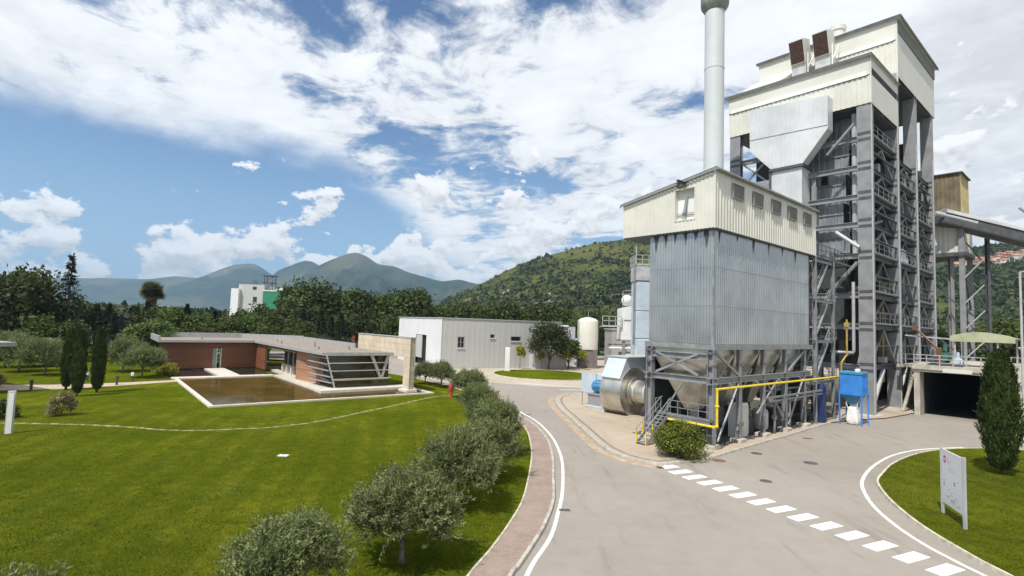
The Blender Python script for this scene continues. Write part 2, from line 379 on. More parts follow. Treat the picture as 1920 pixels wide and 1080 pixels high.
mb = MB(); ribbon(mb, KL[:], KR[:], .10); walk = mb.build('footpath', 'red_pavers', kind='structure')
mb = MB(); kerb(mb, KR, .16, -.01, .125); mb.build('kerb', 'kerb_stone', walk)
mb = MB(); kerb(mb, KL, .11, .05, .13); mb.build('edging', 'kerb_cream', walk)
lawn_pts = KL+[(-22, 84), (-34, 93), (-50, 102), (-64, 110), (-150, 150), (-190, 60), (-150, -30), (-40, -40), (-8, -20), (-4, 0)]
mb = MB(); fan_poly(mb, lawn_pts, .09); lawn = mb.build('lawn', 'lawn', kind='structure')
# stepping line of pale stones across the lawn: one object per stone
SP = smoothline([(-37, 36.6), (-32.5, 36.9), (-29.4, 37.1), (-26.3, 36.9), (-23.5, 36.4), (-21.6, 36.4), (-19.2, 37.2), (-16.5, 38.6), (-14.4, 41.2), (-12.4, 45.8), (-10.5, 50.0), (-8.1, 56.0), (-5.6, 59.0)], 14)
acc = 0; prev = SP[0]; stone_me = []
for k in range(4):
    mb = MB(); w = .40+.07*k; n = 7
    poly = [(math.cos(6.283*i/n+k)*w*.55*(1+.2*rnd.uniform(-1, 1)), math.sin(6.283*i/n+k)*.13*(1+.25*rnd.uniform(-1, 1)), 0) for i in range(n)]
    mb.prism(poly, (0, 0, .035)); o = mb.build('path_stone', 'stone_edge', lawn); stone_me.append(o)
first = set()
for i in range(1, len(SP)):
    d = math.dist(prev, SP[i]); acc += d
    if acc > .55+.5*((i*7919) % 13)/13:
        acc = 0; k = rnd.randrange(4)
        o = stone_me[k] if k not in first else stone_me[k].copy()
        if k in first: COL.objects.link(o)
        first.add(k); o.location = (SP[i][0]+rnd.uniform(-.05, .05), SP[i][1]+rnd.uniform(-.06, .06), .08+rnd.uniform(0, .012))
        o.rotation_euler = (0, 0, math.atan2(SP[i][1]-prev[1], SP[i][0]-prev[0])+rnd.uniform(-.25, .25))
    prev = SP[i]
mb = MB(); ribbon(mb, offset(SP, -.16), offset(SP, .16), .0965); mb.build('worn_strip', M('worn_soil', (.20, .19, .075), .95, var=.4, scale=2), lawn)
# plant apron with its kerb
AK = smoothline([(16, 68), (11, 65), (8.8, 64.2), (7.2, 63.4), (5.7, 60.4), (5.1, 56.7), (5.1, 51.9), (5.5, 46.9), (5.9, 42.3), (6.2, 38.5), (6.5, 35.9), (7.1, 33.9), (7.8, 32.8), (8.5, 32.2), (9.4, 32.0), (12.3, 33.5), (14.3, 35.3), (16.6, 37.4), (19.3, 39.8), (22.4, 42.5), (26.0, 45.9), (29.3, 48.8)])
mb = MB(); fan_poly(mb, AK+[(33.5, 51.2), (37, 52.6), (42, 56), (90, 110), (60, 130), (20, 100)], .10); apron = mb.build('apron', 'apron_concrete', kind='structure')
mb = MB(); kerb(mb, AK, .24, -.01, .125); mb.build('kerb', 'kerb_stone', apron)
AG = AK[18:96]
mb = MB(); ribbon(mb, offset(AG, -.62), offset(AG, -.42), .105); mb.build('drain_channel', M('drain', (.20, .19, .17), .8, var=.3, scale=3), apron)
mb = MB(); ribbon(mb, offset(AK[24:84], .30), offset(AK[24:84], .85), .004); mb.build('dust_band', 'orange_dust', road)
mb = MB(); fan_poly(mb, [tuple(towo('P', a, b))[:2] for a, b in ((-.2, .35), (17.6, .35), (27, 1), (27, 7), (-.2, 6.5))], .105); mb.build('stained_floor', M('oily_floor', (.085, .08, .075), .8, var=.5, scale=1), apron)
# yard beyond, round lawn in the turning circle
mb = MB(); fan_poly(mb, [(-13, 82), (-6, 74), (4, 70.5), (12, 70), (24, 76), (60, 120), (40, 140), (10, 132), (-8, 108)], .004); mb.build('yard', 'yard_concrete', kind='structure')
def circ(cx, cy, r, n=40): return [(cx+r*math.cos(2*math.pi*i/n), cy+r*math.sin(2*math.pi*i/n)) for i in range(n)]
C1 = circ(5.9, 86.4, 8.5)
mb = MB(); fan_poly(mb, C1, .11); rl = mb.build('round_lawn', 'island_lawn', kind='structure')
mb = MB(); kerb(mb, C1+[C1[0]], .25, -.01, .13); mb.build('kerb', 'kerb_cream', rl)
for k, L in enumerate(([(1.5, 73.6), (6, 71.6), (10, 70.8)], [(6.4, 67.4), (10, 68.2), (14, 69.6)])):
    L = smoothline(L); mb = MB(); ribbon(mb, L, offset(L, .3), .009); mb.build('edge_line', 'line_paint', road)
# right-hand island
IK = smoothline([(46, 37), (40, 39), (35.3, 39.6), (30.9, 38.5), (27.5, 36.5), (24.3, 33.9), (21.7, 31.2), (20.5, 29.8), (19.6, 28.2), (18.6, 25.9), (17.7, 23.0), (17.3, 20.5), (17.2, 18.8), (17.3, 15), (18.2, 11), (22, 6)])
mb = MB(); fan_poly(mb, IK+[(45, 2), (60, 20), (54, 34)], .10); isl = mb.build('island_lawn', 'island_lawn', kind='structure')
mb = MB(); kerb(mb, IK, .14, -.01, .125); mb.build('kerb', 'kerb_cream', isl)
IW = smoothline([(34, 40.2), (30.0, 39.0), (26.6, 37.0), (23.8, 34.6), (21.3, 32.0), (19.4, 29.6), (18.1, 27.3), (17.2, 25.2), (16.6, 23.1), (16.3, 21.2), (16.3, 19.6), (16.4, 18.2), (16.6, 14), (17.5, 10)])
mb = MB(); ribbon(mb, IW, offset(IW, -.17), .004); mb.build('edge_line', 'line_paint', road)
# painted squares of the crossing
zq = MB(); zq.add([(-.70, -.285, .004), (.70, -.285, .004), (.70, .285, .004), (-.70, .285, .004)], [(0, 1, 2, 3)])
z0 = zq.build('painted_square', 'road_paint', road)
for i in range(16):
    o = z0 if i == 0 else z0.copy()
    if i: COL.objects.link(o)
    t = i; o.location = (9.43+.4585*t, 31.55-.965*t, 0); o.rotation_euler = (0, 0, math.atan2(-.965, .4585)+math.radians(90)); o.scale = (1.0, 1.0, 1)
# manhole covers and gully grates in the road
for k, (x, y, w, lab) in enumerate(((13.2, 33.5, .42, 'rusty'), (16.6, 35.8, .36, ''), (23.2, 41.5, .36, ''), (19.0, 33.7, .42, ''), (2.62, 23.7, .24, ''), (14.1, 29.3, .32, ''), (1.9, 48.0, .25, ''))):
    mb = MB()
    if k in (0, 1, 3, 5):
        mb.lathe([(w, .0), (w, .008), (w*.86, .009), (w*.84, .006), (w*.2, .007)], (0, 0), 20)
    else:
        mb.box(-w, -w*.6, 0, w, w*.6, .008)
        for j in range(6): mb.box(-w*.9+j*w*.33, -w*.5, .0082, -w*.9+j*w*.33+w*.12, w*.5, .016)
    o = mb.build('manhole_cover' if k in (0, 1, 3, 5) else 'gully_grate', M('rusty_iron', (.17, .10, .07), .8, var=.4) if k in (0, 2) else 'iron', road); o.location = (x, y, 0.001)
# garden path to the pavilion at the left
GP = smoothline([(-75, 60), (-60, 55.6), (-52, 54.6), (-45.5, 57), (-39.8, 62.6), (-37.4, 66.2)]); GQ = smoothline([(-75, 56), (-60, 51.8), (-50, 50.6), (-43.9, 53.4), (-38.9, 60.6), (-36.6, 64.2)])
mb = MB(); ribbon(mb, GQ, GP, .10); mb.build('garden_path', 'gravel_path', kind='structure')

# ---------------------------------------------------------------- hills and mountains
def hill_mat(name, c1, c2, c3, s, rock=0.0, bumpd=8.0):
    m = bpy.data.materials.new(name); m.use_nodes = True; T = NT(m.node_tree); b = T.n['Principled BSDF']
    tc = T.new('ShaderNodeTexCoord').outputs['Object']
    n1 = T.noise(tc, s, 8, .68); n2 = T.noise(tc, s*7, 5, .7); n3 = T.noise(tc, s*.5, 3, .5)
    f = T.m('ADD', T.m('MULTIPLY', n1, .55), T.m('MULTIPLY', n2, .45))
    col = T.mix(T.mr(f, .40, .60), c1, c2); col = T.mix(T.mr(n3, .45, .66, 0, .7), col, c3)
    if rock: col = T.mix(T.m('MULTIPLY', T.mr(T.noise(tc, s*2.2, 6, .7), .64, .70), rock), col, (.33, .29, .25))
    T.l.new(col, b.inputs['Base Color']); b.inputs['Roughness'].default_value = 1; b.inputs['Specular IOR Level'].default_value = 0
    bp = T.new('ShaderNodeBump'); bp.inputs['Strength'].default_value = .8; bp.inputs['Distance'].default_value = bumpd
    T.l.new(f, bp.inputs['Height']); T.l.new(bp.outputs[0], b.inputs['Normal']); MATS[name] = m
hill_mat('hill_scrub', (.050, .068, .022), (.095, .102, .034), (.140, .125, .046), .012, .2)
hill_mat('mountain_green', (.012, .028, .017), (.045, .062, .026), (.105, .10, .058), .0030, .5, 60)
HG = {}
def hill(name, ridge, foot, amp, mat, rows=34, seg=5, back=.25, power=1.25, freq=4.0):
    pts = []
    for i in range(len(ridge)-1):
        p0, p1, p2, p3 = (Vector(ridge[j]) for j in (max(i-1, 0), i, i+1, min(i+2, len(ridge)-1)))
        for k in range(seg):
            t = k/seg; pts.append(.5*((2*p1)+(p2-p0)*t+(2*p0-5*p1+4*p2-p3)*t*t+(3*p1-p0-3*p2+p3)*t**3))
    pts.append(Vector(ridge[-1])); n = len(pts); vs = []; grid = []
    Rm = ridge[len(ridge)//2][1]
    for r in range(rows+8):
        for p in pts:
            if r <= rows:
                t = r/rows; q = Vector((p.x, p.y, 0))*(foot+(1-foot)*t); h = p.z*(t**power*(1-.25*(1-t)*t))
            else:
                t = 1-(r-rows)/8; q = Vector((p.x, p.y, 0))*(1+back*(1-t)); h = p.z*t**.8
            e = 1-abs(2*min(r/rows, 1)-1)
            nz = mnoise.fractal(Vector((q.x, q.y, 0))*(freq/Rm), .9, 2.1, 6)*amp*(e*.95+.05)
            rg = (abs(mnoise.fractal(Vector((q.x*1.6, q.y*.5, 3.0))*(freq/Rm), 1.0, 2.0, 4))-.35)*amp*1.3*e
            vs.append((q.x, q.y, max(-3.0, h+nz-rg-2.0*(1-t if r <= rows else 0))))
    fs = [(r*n+i, r*n+i+1, (r+1)*n+i+1, (r+1)*n+i) for r in range(rows+7) for i in range(n-1)]
    mb = MB(); mb.v = vs; mb.f = fs; HG[name] = (vs, n, rows)
    return mb.build(name, mat, kind='structure', smooth=True)
FARR = [(-6900, 5500, 345), (-6162, 5500, 351), (-5662, 5500, 346), (-5328, 5500, 341), (-4994, 5500, 330), (-4495, 5500, 331), (-4218, 5500, 340), (-3830, 5500, 348), (-3665, 5500, 370), (-3500, 5500, 393), (-3277, 5500, 384), (-3115, 5500, 445), (-2953, 5500, 507), (-2816, 5500, 534), (-2676, 5500, 533), (-2503, 5500, 438), (-2304, 5500, 361), (-1879, 5500, 209), (-1424, 5500, 3)]
MIDR = [(-2443, 4600, 54), (-2180, 4600, 272), (-2071, 4600, 383), (-2004, 4600, 427), (-1868, 4600, 483), (-1799, 4600, 500), (-1705, 4600, 470), (-1582, 4600, 362), (-1386, 4600, 183)]
PEAKR = [(-1865, 3800, 32), (-1608, 3800, 213), (-1482, 3800, 333), (-1389, 3800, 386), (-1314, 3800, 424), (-1201, 3800, 470), (-1125, 3800, 485), (-1046, 3800, 456), (-967, 3800, 409), (-851, 3800, 393), (-733, 3800, 351), (-617, 3800, 324), (-500, 3800, 301), (-386, 3800, 313), (-308, 3800, 296), (-153, 3800, 263), (79, 3800, 194), (543, 3800, 57)]
NEARR = [(-119, 750, 8), (-94, 750, 39), (-75, 750, 48), (-46, 750, 63), (-8, 750, 84), (29, 750, 101), (67, 750, 113), (104, 750, 124), (142, 750, 132), (165, 750, 134), (190, 750, 133), (253, 737, 126), (321, 723, 116), (387, 709, 113), (450, 695, 112), (509, 680, 115), (561, 667, 121), (600, 657, 125), (632, 649, 129), (683, 635, 140), (768, 609, 151)]
hill('mountain_far', FARR, .72, 150, 'mountain_green', freq=7); hill('mountain_middle', MIDR, .82, 130, 'mountain_green', freq=8); hill('mountain_peak', PEAKR, .66, 170, 'mountain_green', rows=44, seg=7, freq=8)
hill('hill', NEARR, .36, 7, 'hill_scrub', rows=44, seg=6, power=1.15, freq=9)

M('hill_rock', (.36, .315, .27), .95, var=.3, scale=.12, bump=.8, bscale=.4)
for k, pl in enumerate(([(-14, 484, 30), (-10, 572, 42), (-3, 560, 45), (-4, 500, 37), (-5, 462, 29)], [(19, 418, 25), (24, 452, 34), (31, 452, 38), (36, 430, 32), (29, 408, 26)])):
    c = Vector((sum(q[0] for q in pl), sum(q[1] for q in pl), sum(q[2] for q in pl)))/len(pl); b = MB(); vs = []; R_ = random.Random(k); n = len(pl)*4
    ring = [Vector(pl[i//4]).lerp(Vector(pl[(i//4+1) % len(pl)]), (i % 4)/4) for i in range(n)]
    for s in (1.0, .66, .33):
        for q in ring: w = c+(q-c)*s*R_.uniform(.8, 1.1); vs.append(w*(.985-.006*R_.random()))
    vs.append(c*.98); fs = [(i+r*n, (i+1) % n+r*n, (i+1) % n+(r+1)*n, i+(r+1)*n) for r in (0, 1) for i in range(n)]+[(2*n+i, 2*n+(i+1) % n, 3*n) for i in range(n)]
    b.add(vs, fs); b.build('rock_face', 'hill_rock', kind='structure')
b = MB(); L = [Vector(q)*.985 for q in ((11, 418, 24.2), (29, 408, 26), (51, 414, 29.6), (72, 418, 33), (100, 424, 36))]
for a_, c_ in zip(L, L[1:]): b.bar(a_, c_, .6, 1.3)
b.build('hill_road', 'hill_rock', kind='structure')
# ---------------------------------------------------------------- plant materials
M('cream_sheet', (.645, .635, .57), .55, var=.07, scale=.5, streak=.30, dirt=(.33, .31, .26))
M('cream_plain', (.645, .635, .58), .55, var=.07, scale=.4, streak=.16, dirt=(.40, .38, .33))
M('galvanised', (.45, .465, .475), .32, .72, var=.14, scale=.35, streak=.18, dirt=(.22, .24, .25))
M('bright_sheet', (.64, .655, .67), .42, .12, var=.10, scale=.4, streak=.32, dirt=(.40, .41, .42))
M('insulation', (.62, .60, .54), .30, .85, var=.18, scale=.7, streak=.25, dirt=(.32, .29, .24))
M('steel_grey', (.25, .255, .265), .55, var=.16, scale=.8, streak=.2, dirt=(.14, .13, .12))
M('steel_zinc', (.27, .28, .29), .5, .2, var=.2, scale=1.5)
M('steel_dark', (.075, .078, .085), .6, var=.3, scale=1.5)
M('steel_pale', (.46, .465, .47), .5, .1, var=.15, scale=1.5)
M('trim_dark', (.12, .12, .12), .55, var=.2)
M('concrete', (.47, .435, .37), .85, var=.22, scale=1.2, bump=.25, bscale=9, streak=.35, dirt=(.22, .20, .17))
M('concrete_dark', (.20, .19, .17), .9, var=.25, scale=1.2, streak=.3)
M('yellow_paint', (.74, .58, .03), .45, var=.12, scale=3)
M('ochre_paint', (.42, .30, .07), .5, var=.2, scale=3)
M('blue_paint', (.045, .235, .66), .42, var=.12, scale=2)
M('motor_blue', (.06, .24, .42), .45, var=.2, scale=3)
M('pale_blue', (.52, .60, .68), .45, .1, var=.1, scale=.8, streak=.2, dirt=(.36, .40, .44))
M('rust_dark', (.055, .024, .014), .75, var=.6, scale=4)
M('white_paint', (.78, .78, .76), .45, var=.06, scale=1.0, streak=.15, dirt=(.5, .48, .44))
M('bag_cloth', (.80, .80, .77), .85, var=.1, scale=6, bump=.6, bscale=7)
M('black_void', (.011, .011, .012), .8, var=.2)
M('stack_grey', (.57, .61, .62), .5, var=.06, scale=.3, streak=.18, dirt=(.42, .46, .46))
M('stack_rim', (.22, .25, .21), .6, var=.25, scale=2)
M('teal_paint', (.05, .14, .13), .5, var=.3)
M('orange_paint', (.15, .085, .045), .55, var=.3, scale=3)
M('canopy_sheet', (.40, .42, .27), .6, var=.2, scale=.6, streak=.3, dirt=(.32, .33, .22))
M('grating', (.16, .165, .17), .6, var=.2)
M('rust_and_shade_sheet', (.17, .135, .085), .7, var=.3, scale=.8, streak=.4, dirt=(.10, .07, .045))
M('dark_casing', (.055, .057, .062), .6, .1, var=.25, scale=.7, streak=.25)
M('grey_casing', (.36, .375, .40), .42, .5, var=.2, scale=.5, streak=.35, dirt=(.20, .20, .21))

# ---------------------------------------------------------------- bag filter house
FH = thing('filter_house', 'tall ribbed metal filter house with cream penthouse on steel legs', 'filter building', (0, 0, .1), 'P')
P = lambda name, mb, mat, par=FH, **k: mb.build(name, mat, par, **k)
# ribbed metal box
b = MB(); b.corr((.35, 5.45), (.35, .28), 7.1, 15.25, pitch=.24, depth=.045); P('metal_wall', b, 'galvanised')
b = MB(); b.corr((.35, .28), (17.0, .28), 7.1, 15.25, pitch=.30, depth=.045); P('metal_wall', b, 'galvanised')
b = MB(); b.box(.40, .33, 7.1, 16.98, 5.45, 15.2); P('inner_casing', b, 'dark_casing')
b = MB(); b.box(.29, .20, 7.0, .42, .34, 15.2); P('corner_trim', b, 'steel_zinc')
for z in (9.75, 12.45):
    b = MB(); b.box(.296, .22, z, .304, 5.45, z+.03); P('sheet_joint', b, 'steel_grey'); b = MB(); b.box(.36, .226, z, 16.98, .234, z+.03); P('sheet_joint', b, 'steel_grey')
b = MB(); b.box(17.0, .30, 7.1, 17.35, 5.4, 15.2); P('end_wall', b, 'steel_dark')
b = MB(); b.prism([(.05, -.02, 6.72), (17.2, -.02, 6.72), (17.2, 5.6, 6.72), (.05, 5.6, 6.72)], (0, 0, .36)); P('skirt_beam', b, 'steel_zinc')
# penthouse
DR = (1.55, 3.10, 15.95, 18.22)
zt = lambda y: 19.22-(19.22-17.78)*y/7.85
b = MB()
b.corr((0, 7.8), (0, DR[1]), 15.15, zt(7.8), zt(DR[1]), pitch=.30, depth=.04)
b.corr((0, DR[0]), (0, 0), 15.15, zt(DR[0]), zt(0), pitch=.30, depth=.04)
b.corr((0, DR[1]), (0, DR[0]), 15.15, DR[2], pitch=.30, depth=.04); b.corr((0, DR[1]), (0, DR[0]), DR[3], zt(DR[1]), zt(DR[0]), pitch=.30, depth=.04)
P('gable_cladding', b, 'cream_sheet')
b = MB(); b.corr((0, 0), (18.0, 0), 15.15, 19.22, pitch=.42, depth=.05); P('side_cladding', b, 'cream_sheet')
b = MB(); b.add([(18.0, 0, 15.15), (18.0, 7.8, 15.15), (18.0, 7.8, zt(7.8)), (18.0, 0, 19.22), (0, 7.8, 15.15), (0, 7.8, zt(7.8))], [(0, 1, 2, 3), (1, 4, 5, 2)]); P('rear_cladding', b, 'cream_sheet')
b = MB(); b.prism([(.02, .02, 15.06), (17.98, .02, 15.06), (17.98, 7.78, 15.06), (.02, 7.78, 15.06)], (0, 0, .1)); P('soffit', b, 'steel_dark')
b = MB(); b.prism([(-.16, -.16, zt(-.16)+.02), (-.16, 8.0, zt(8.0)+.02), (18.15, 8.0, zt(8.0)+.02), (18.15, -.16, zt(-.16)+.02)], (0, 0, .10)); rf = P('roof', b, 'trim_dark')
b = MB(); b.box(-.07, -.07, 15.1, .02, .02, 19.15); P('corner_trim', b, 'cream_plain')
b = MB(); b.prism([(-.19, -.2, zt(-.2)-.13), (-.19, 8.02, zt(8.02)-.13), (-.19, 8.02, zt(8.02)+.03), (-.19, -.2, zt(-.2)+.03)], (-.04, 0, 0)); P('verge_trim', b, 'steel_grey', rf)
b = MB(); b.tube([(-.1, -.22, 19.2), (18.1, -.22, 19.2)], .10, 8); P('gutter', b, 'steel_grey', rf)
b = MB(); y0, y1, z0, z1 = DR
b.box(.38, y0-.1, z0-.1, .45, y1+.1, z1+.1); dr = P('hoist_door', b, 'white_paint')
b = MB()
for q in ((-.05, y0-.06, z0-.06, .37, y0, z1+.06), (-.05, y1, z0-.06, .37, y1+.06, z1+.06), (-.05, y0, z0-.06, .37, y1, z0), (-.05, y0, z1, .37, y1, z1+.06)): b.box(*q)
P('door_frame', b, 'cream_plain', dr)
b = MB(); b.bar((.30, y0, z0+.55), (.30, y1, z0+.55), .04); b.bar((.30, y0, z0+.42), (.30, y1, z0+.42), .04); b.bar((.30, 2.45, z0), (.30, 2.25, z1-.5), .05); P('guard_bar', b, 'steel_grey', dr)
b = MB(); b.hbar((-1.15, 2.25, 18.52), (.4, 2.25, 18.52), .2, .26, .03); hb = P('hoist_beam', b, 'steel_dark')
b = MB(); b.bbox(-1.0, 2.07, 18.12, -.55, 2.43, 18.36, .03); b.tube([(-.78, 2.25, 18.15), (-.78, 2.25, 17.9)], .03, 6); P('hoist_trolley', b, 'iron', hb)
for k in range(5):
    x = 2.35+3.19*k; b = MB(); b.box(x, -.075, 17.66, x+1.55, -.055, 18.64); v = P('louvre_vent', b, 'black_void')
    b = MB()
    for q in ((x-.06, -.17, 17.6, x, -.056, 18.7), (x+1.55, -.17, 17.6, x+1.61, -.056, 18.7), (x, -.17, 17.6, x+1.55, -.056, 17.66), (x, -.17, 18.64, x+1.55, -.056, 18.7)): b.box(*q)
    P('vent_frame', b, 'steel_grey', v)
    b = MB()
    for j in range(7): b.bar((x, -.12, 17.73+j*.135), (x+1.55, -.12, 17.73+j*.135), .02, .10, (0, -.6, 1))
    P('vent_slats', b, 'steel_grey', v)
# tar streaks under the soffit are geometry of thin drips
for k in range(12):
    left = k < 6
    t = (.8+k*.82) if left else (1.1+(k-6)*2.6); w = rnd.uniform(.13, .27); h = rnd.uniform(.7, 1.5)
    b = MB()
    if left: b.prism([(.285, t-w, 15.2), (.285, t+w, 15.2), (.285, t+w*.3, 15.2-h*.6), (.285, t, 15.2-h)], (-.006, 0, 0))
    else: b.prism([(t-w, .218, 15.2), (t+w, .218, 15.2), (t+w*.2, .218, 15.2-h*.5), (t, .218, 15.2-h*.8)], (0, -.006, 0))
    P('tar_streak', b, M('tar', (.06, .062, .065), .7, var=.3))
# legs, rings, braces
LA = (.2, 4.05, 7.95, 11.9, 15.85)
for i, x in enumerate(LA):
    for y in (.25, 5.15):
        w = .46 if (i == 0) else .30
        b = MB(); b.hbar((x, y, .35), (x, y, 6.72), w, w, .05, (0, 1, 0)); c = P('column', b, 'steel_grey')
        for z in ((.9, 4.3, 5.55, 6.4) if i == 0 else (.9, 5.55)): b = MB(); b.box(x-w/2-.02, y-w/2-.02, z, x+w/2+.02, y+w/2+.02, z+.16); P('splice_plate', b, 'steel_grey' if z < 5 else 'trim_dark', c)
        b = MB(); b.bbox(x-.5, y-.42, .02, x+.5, y+.42, .36, .04); P('plinth', b, 'concrete', c)
for (p, q) in (((-.3, .2, 4.6), (17.2, .2, 4.6)), ((-.3, 5.15, 4.6), (17.2, 5.15, 4.6)), ((.2, -.2, 4.6), (.2, 5.6, 4.6)), ((16.4, .4, 4.6), (16.4, 5.0, 4.6)), ((.2, .5, 6.2), (.2, 5.0, 6.2))):
    b = MB(); b.hbar(p, q, .32, .42, .04); P('ring_beam', b, 'steel_zinc')
for (p, q) in (((.55, .12, 6.5), (3.7, .12, 4.9)), ((12.3, .12, 4.9), (15.4, .12, 6.5)), ((.1, 1.2, 4.9), (.1, 4.6, 6.4)), ((.1, 4.6, 4.9), (.1, 1.2, 6.4))):
    b = MB(); b.bar(p, q, .14, .16); P('upper_brace', b, 'steel_grey')
for (p, q) in (((.75, .1, .5), (3.7, .1, 4.3)), ((6.6, .1, 1.9), (10.2, .1, 4.3)), ((8.2, .1, 4.3), (11.4, .1, 1.0)), ((12.2, .1, .6), (15.4, .1, 4.3)), ((.1, 4.8, .6), (.1, 2.4, 4.3))):
    b = MB(); b.tube([p, q], .075, 8); P('brace', b, 'steel_zinc')
for k in range(4):
    x = (LA[k]+LA[k+1])/2
    b = MB(); b.frustum((x-.45, 2.2, x+.45, 3.2), 2.3, (x-1.9, .55, x+1.9, 5.0), 6.3); b.box(x-1.9, .55, 6.3, x+1.9, 5.0, 6.7)
    h = P('hopper', b, 'insulation')
    b = MB(); b.tube([(x, 2.7, 2.32), (x, 2.7, 1.7)], .32, 12); b.bbox(x-.4, 2.3, 1.15, x+.4, 3.1, 1.7, .04); P('rotary_valve', b, 'steel_grey', h)
    b = MB()
    for s in (-1, 1):
        b.bar((x+s*.8, 1.25, 3.6), (x+s*1.35, .85, 5.2), .06)
    b.box(x-1.4, .92, 4.86, x+1.4, 1.0, 4.96); P('stiffener', b, 'insulation', h)
b = MB(); b.tube([(.6, 2.7, 1.0), (17, 2.7, 1.0)], .33, 12); P('screw_conveyor', b, 'steel_grey')
b = MB(); b.box(.5, 5.7, .02, 17, 5.85, 6.7); P('rear_panel', b, 'dark_casing')
b = MB(); b.bbox(5.3, .9, .02, 6.9, 1.7, 2.6, .04); cb = P('control_cabinet', b, 'white_paint')
b = MB()
for j in range(4): b.box(5.34+j*.4, .86, .25, 5.68+j*.4, .898, 2.45)
P('cabinet_door', b, 'cream_plain', cb)
b = MB(); b.lathe([(.02, .35), (.55, .36), (.6, .5), (.6, 1.7), (.5, 1.9), (.02, 2.0)], (9.6, 1.2), 18); P('air_receiver', b, 'steel_pale', smooth=True)
for k, (x, zz) in enumerate(((4.9, 4.2), (8.8, 3.4), (10.6, 4.3), (13.0, 4.0), (13.5, 3.2), (16.5, 4.3))):
    b = MB(); b.tube([(x, .5, .1), (x, .5, zz)], .07 if k % 2 else .11, 8); b.bbox(x-.16, .34, 1.1, x+.16, .66, 1.4, .03); P('riser_pipe', b, 'steel_pale' if k % 2 else 'steel_zinc')
for k, (z, y) in enumerate(((3.0, -.1), (2.72, -.1), (3.35, .8), (2.2, 1.0))):
    b = MB(); b.tube([(7.6+k*.6, y, z), (20.6, y, z)], .09, 8); P('rack_pipe', b, 'steel_zinc')
for k in range(3):
    b = MB(); b.bbox(2.6+k*5.1, 1.3, .1, 3.6+k*5.1, 2.3, 1.0+.3*k, .05); P('pump_block', b, 'steel_dark')
for k in range(14):
    x = .8+k*1.25+rnd.uniform(-.2, .2); b = MB(); b.bbox(x, .05, .02, x+rnd.uniform(.2, .4), .3, rnd.uniform(.2, .45), .03); P('anchor_block', b, 'iron' if k % 3 else 'concrete')

# ---------------------------------------------------------------- steel stair in front of the filter house
ST = thing('access_stair', 'grey open-tread steel stair climbing to the filter platform beside the green shrub', 'stair', (-3.05, 3.6, .1), 'P')
sx0, sx1, zz0, zz1, ya, yb = -3.05, -.15, .12, 2.08, 3.2, 3.98
for y in (ya, yb):
    b = MB(); b.bar((sx0, y, zz0), (sx1, y, zz1), .05, .24); b.build('stringer', 'steel_zinc', ST)
n = 10
for i in range(n):
    t = (i+.5)/n; x = sx0+(sx1-sx0)*t; z = zz0+(zz1-zz0)*t+.04; b = MB(); b.box(x-.14, ya+.03, z-.02, x+.14, yb-.03, z+.02); b.build('tread', 'steel_zinc', ST)
for y in (ya, yb):
    b = MB(); b.tube([(sx0, y, zz0+.5), (sx0, y, zz0+1.05), (sx1, y, zz1+1.05), (sx1+.2, y, zz1+1.05)], .03, 6); b.bar((sx0, y, zz0+.55), (sx1, y, zz1+.55), .03)
    for t in (.33, .66, 1.0):
        x = sx0+(sx1-sx0)*t; z = zz0+(zz1-zz0)*t; b.bar((x, y, z), (x, y, z+1.05), .05)
    h = b.build('handrail', 'steel_zinc', ST)
    b = MB(); b.bar((sx0, y, zz0), (sx0, y, zz0+.85), .075); b.bar((sx0+.75, y, zz0+.62), (sx0+.75, y, zz0+1.4), .075); b.build('yellow_post', 'yellow_paint', h)
PLT = thing('filter_platform', 'grey steel platform with railings between the stair and the corner column', 'platform', (-.3, 2, 2.0), 'P')
b = MB(); b.box(-.62, -.05, 1.98, .02, 4.1, 2.05); b.build('deck', 'grating', PLT)
b = MB(); b.hbar((-.62, -.1, 1.86), (-.62, 3.2, 1.86), .12, .3, .03); b.build('edge_beam', 'steel_zinc', PLT)
b = MB(); b.rail([(-.62, -.05, 2.05), (-.62, 3.1, 2.05)], 1.0, .022, .7); b.rail([(-.62, 4.1, 2.05), (.02, 4.1, 2.05)], 1.0, .022, .6); b.build('railing', 'steel_zinc', PLT)
# yellow gas pipe
GP_ = thing('gas_pipe', 'bright yellow gas pipe running along the filter house at mid height', 'pipe', (-.4, -.4, 1.8), 'P')
pts = [(-.72, 3.0, 1.72), (-.72, -.42, 1.72), (-.30, -.42, 1.72), (-.30, -.42, 4.15), (22.6, -.42, 4.15)]
b = MB()
for p, q in zip(pts, pts[1:]): b.tube([p, q], .08, 10)
b.build('pipe_run', 'yellow_paint', GP_, smooth=True)
for p in pts[1:-1]: b = MB(); b.lathe([(.02, p[2]-.10), (.09, p[2]-.08), (.105, p[2]), (.09, p[2]+.08), (.02, p[2]+.10)], (p[0], p[1]), 12); b.build('elbow', 'yellow_paint', GP_, smooth=True)
b = MB(); b.bbox(-.42, -.54, 3.0, -.18, -.30, 3.1, .03); b.build('pipe_flange', 'yellow_paint', GP_)
b = MB(); q = [(22.6, -.42, 4.15), (23.0, -.42, 4.2), (23.0, -.42, 5.4), (24.9, -.2, 6.0), (25.3, -.2, 6.1), (25.3, -.2, 9.6)]
for p, r_ in zip(q, q[1:]): b.tube([p, r_], .085, 8)
b.bbox(25.1, -.4, 8.9, 25.5, 0, 9.3, .04); b.build('ochre_riser', 'ochre_paint', GP_)
for k in range(5):
    x = 2.2+k*4; b = MB(); b.bar((x, -.42, 4.05), (x, .1, 4.45), .05); b.build('pipe_bracket', 'steel_grey', GP_)

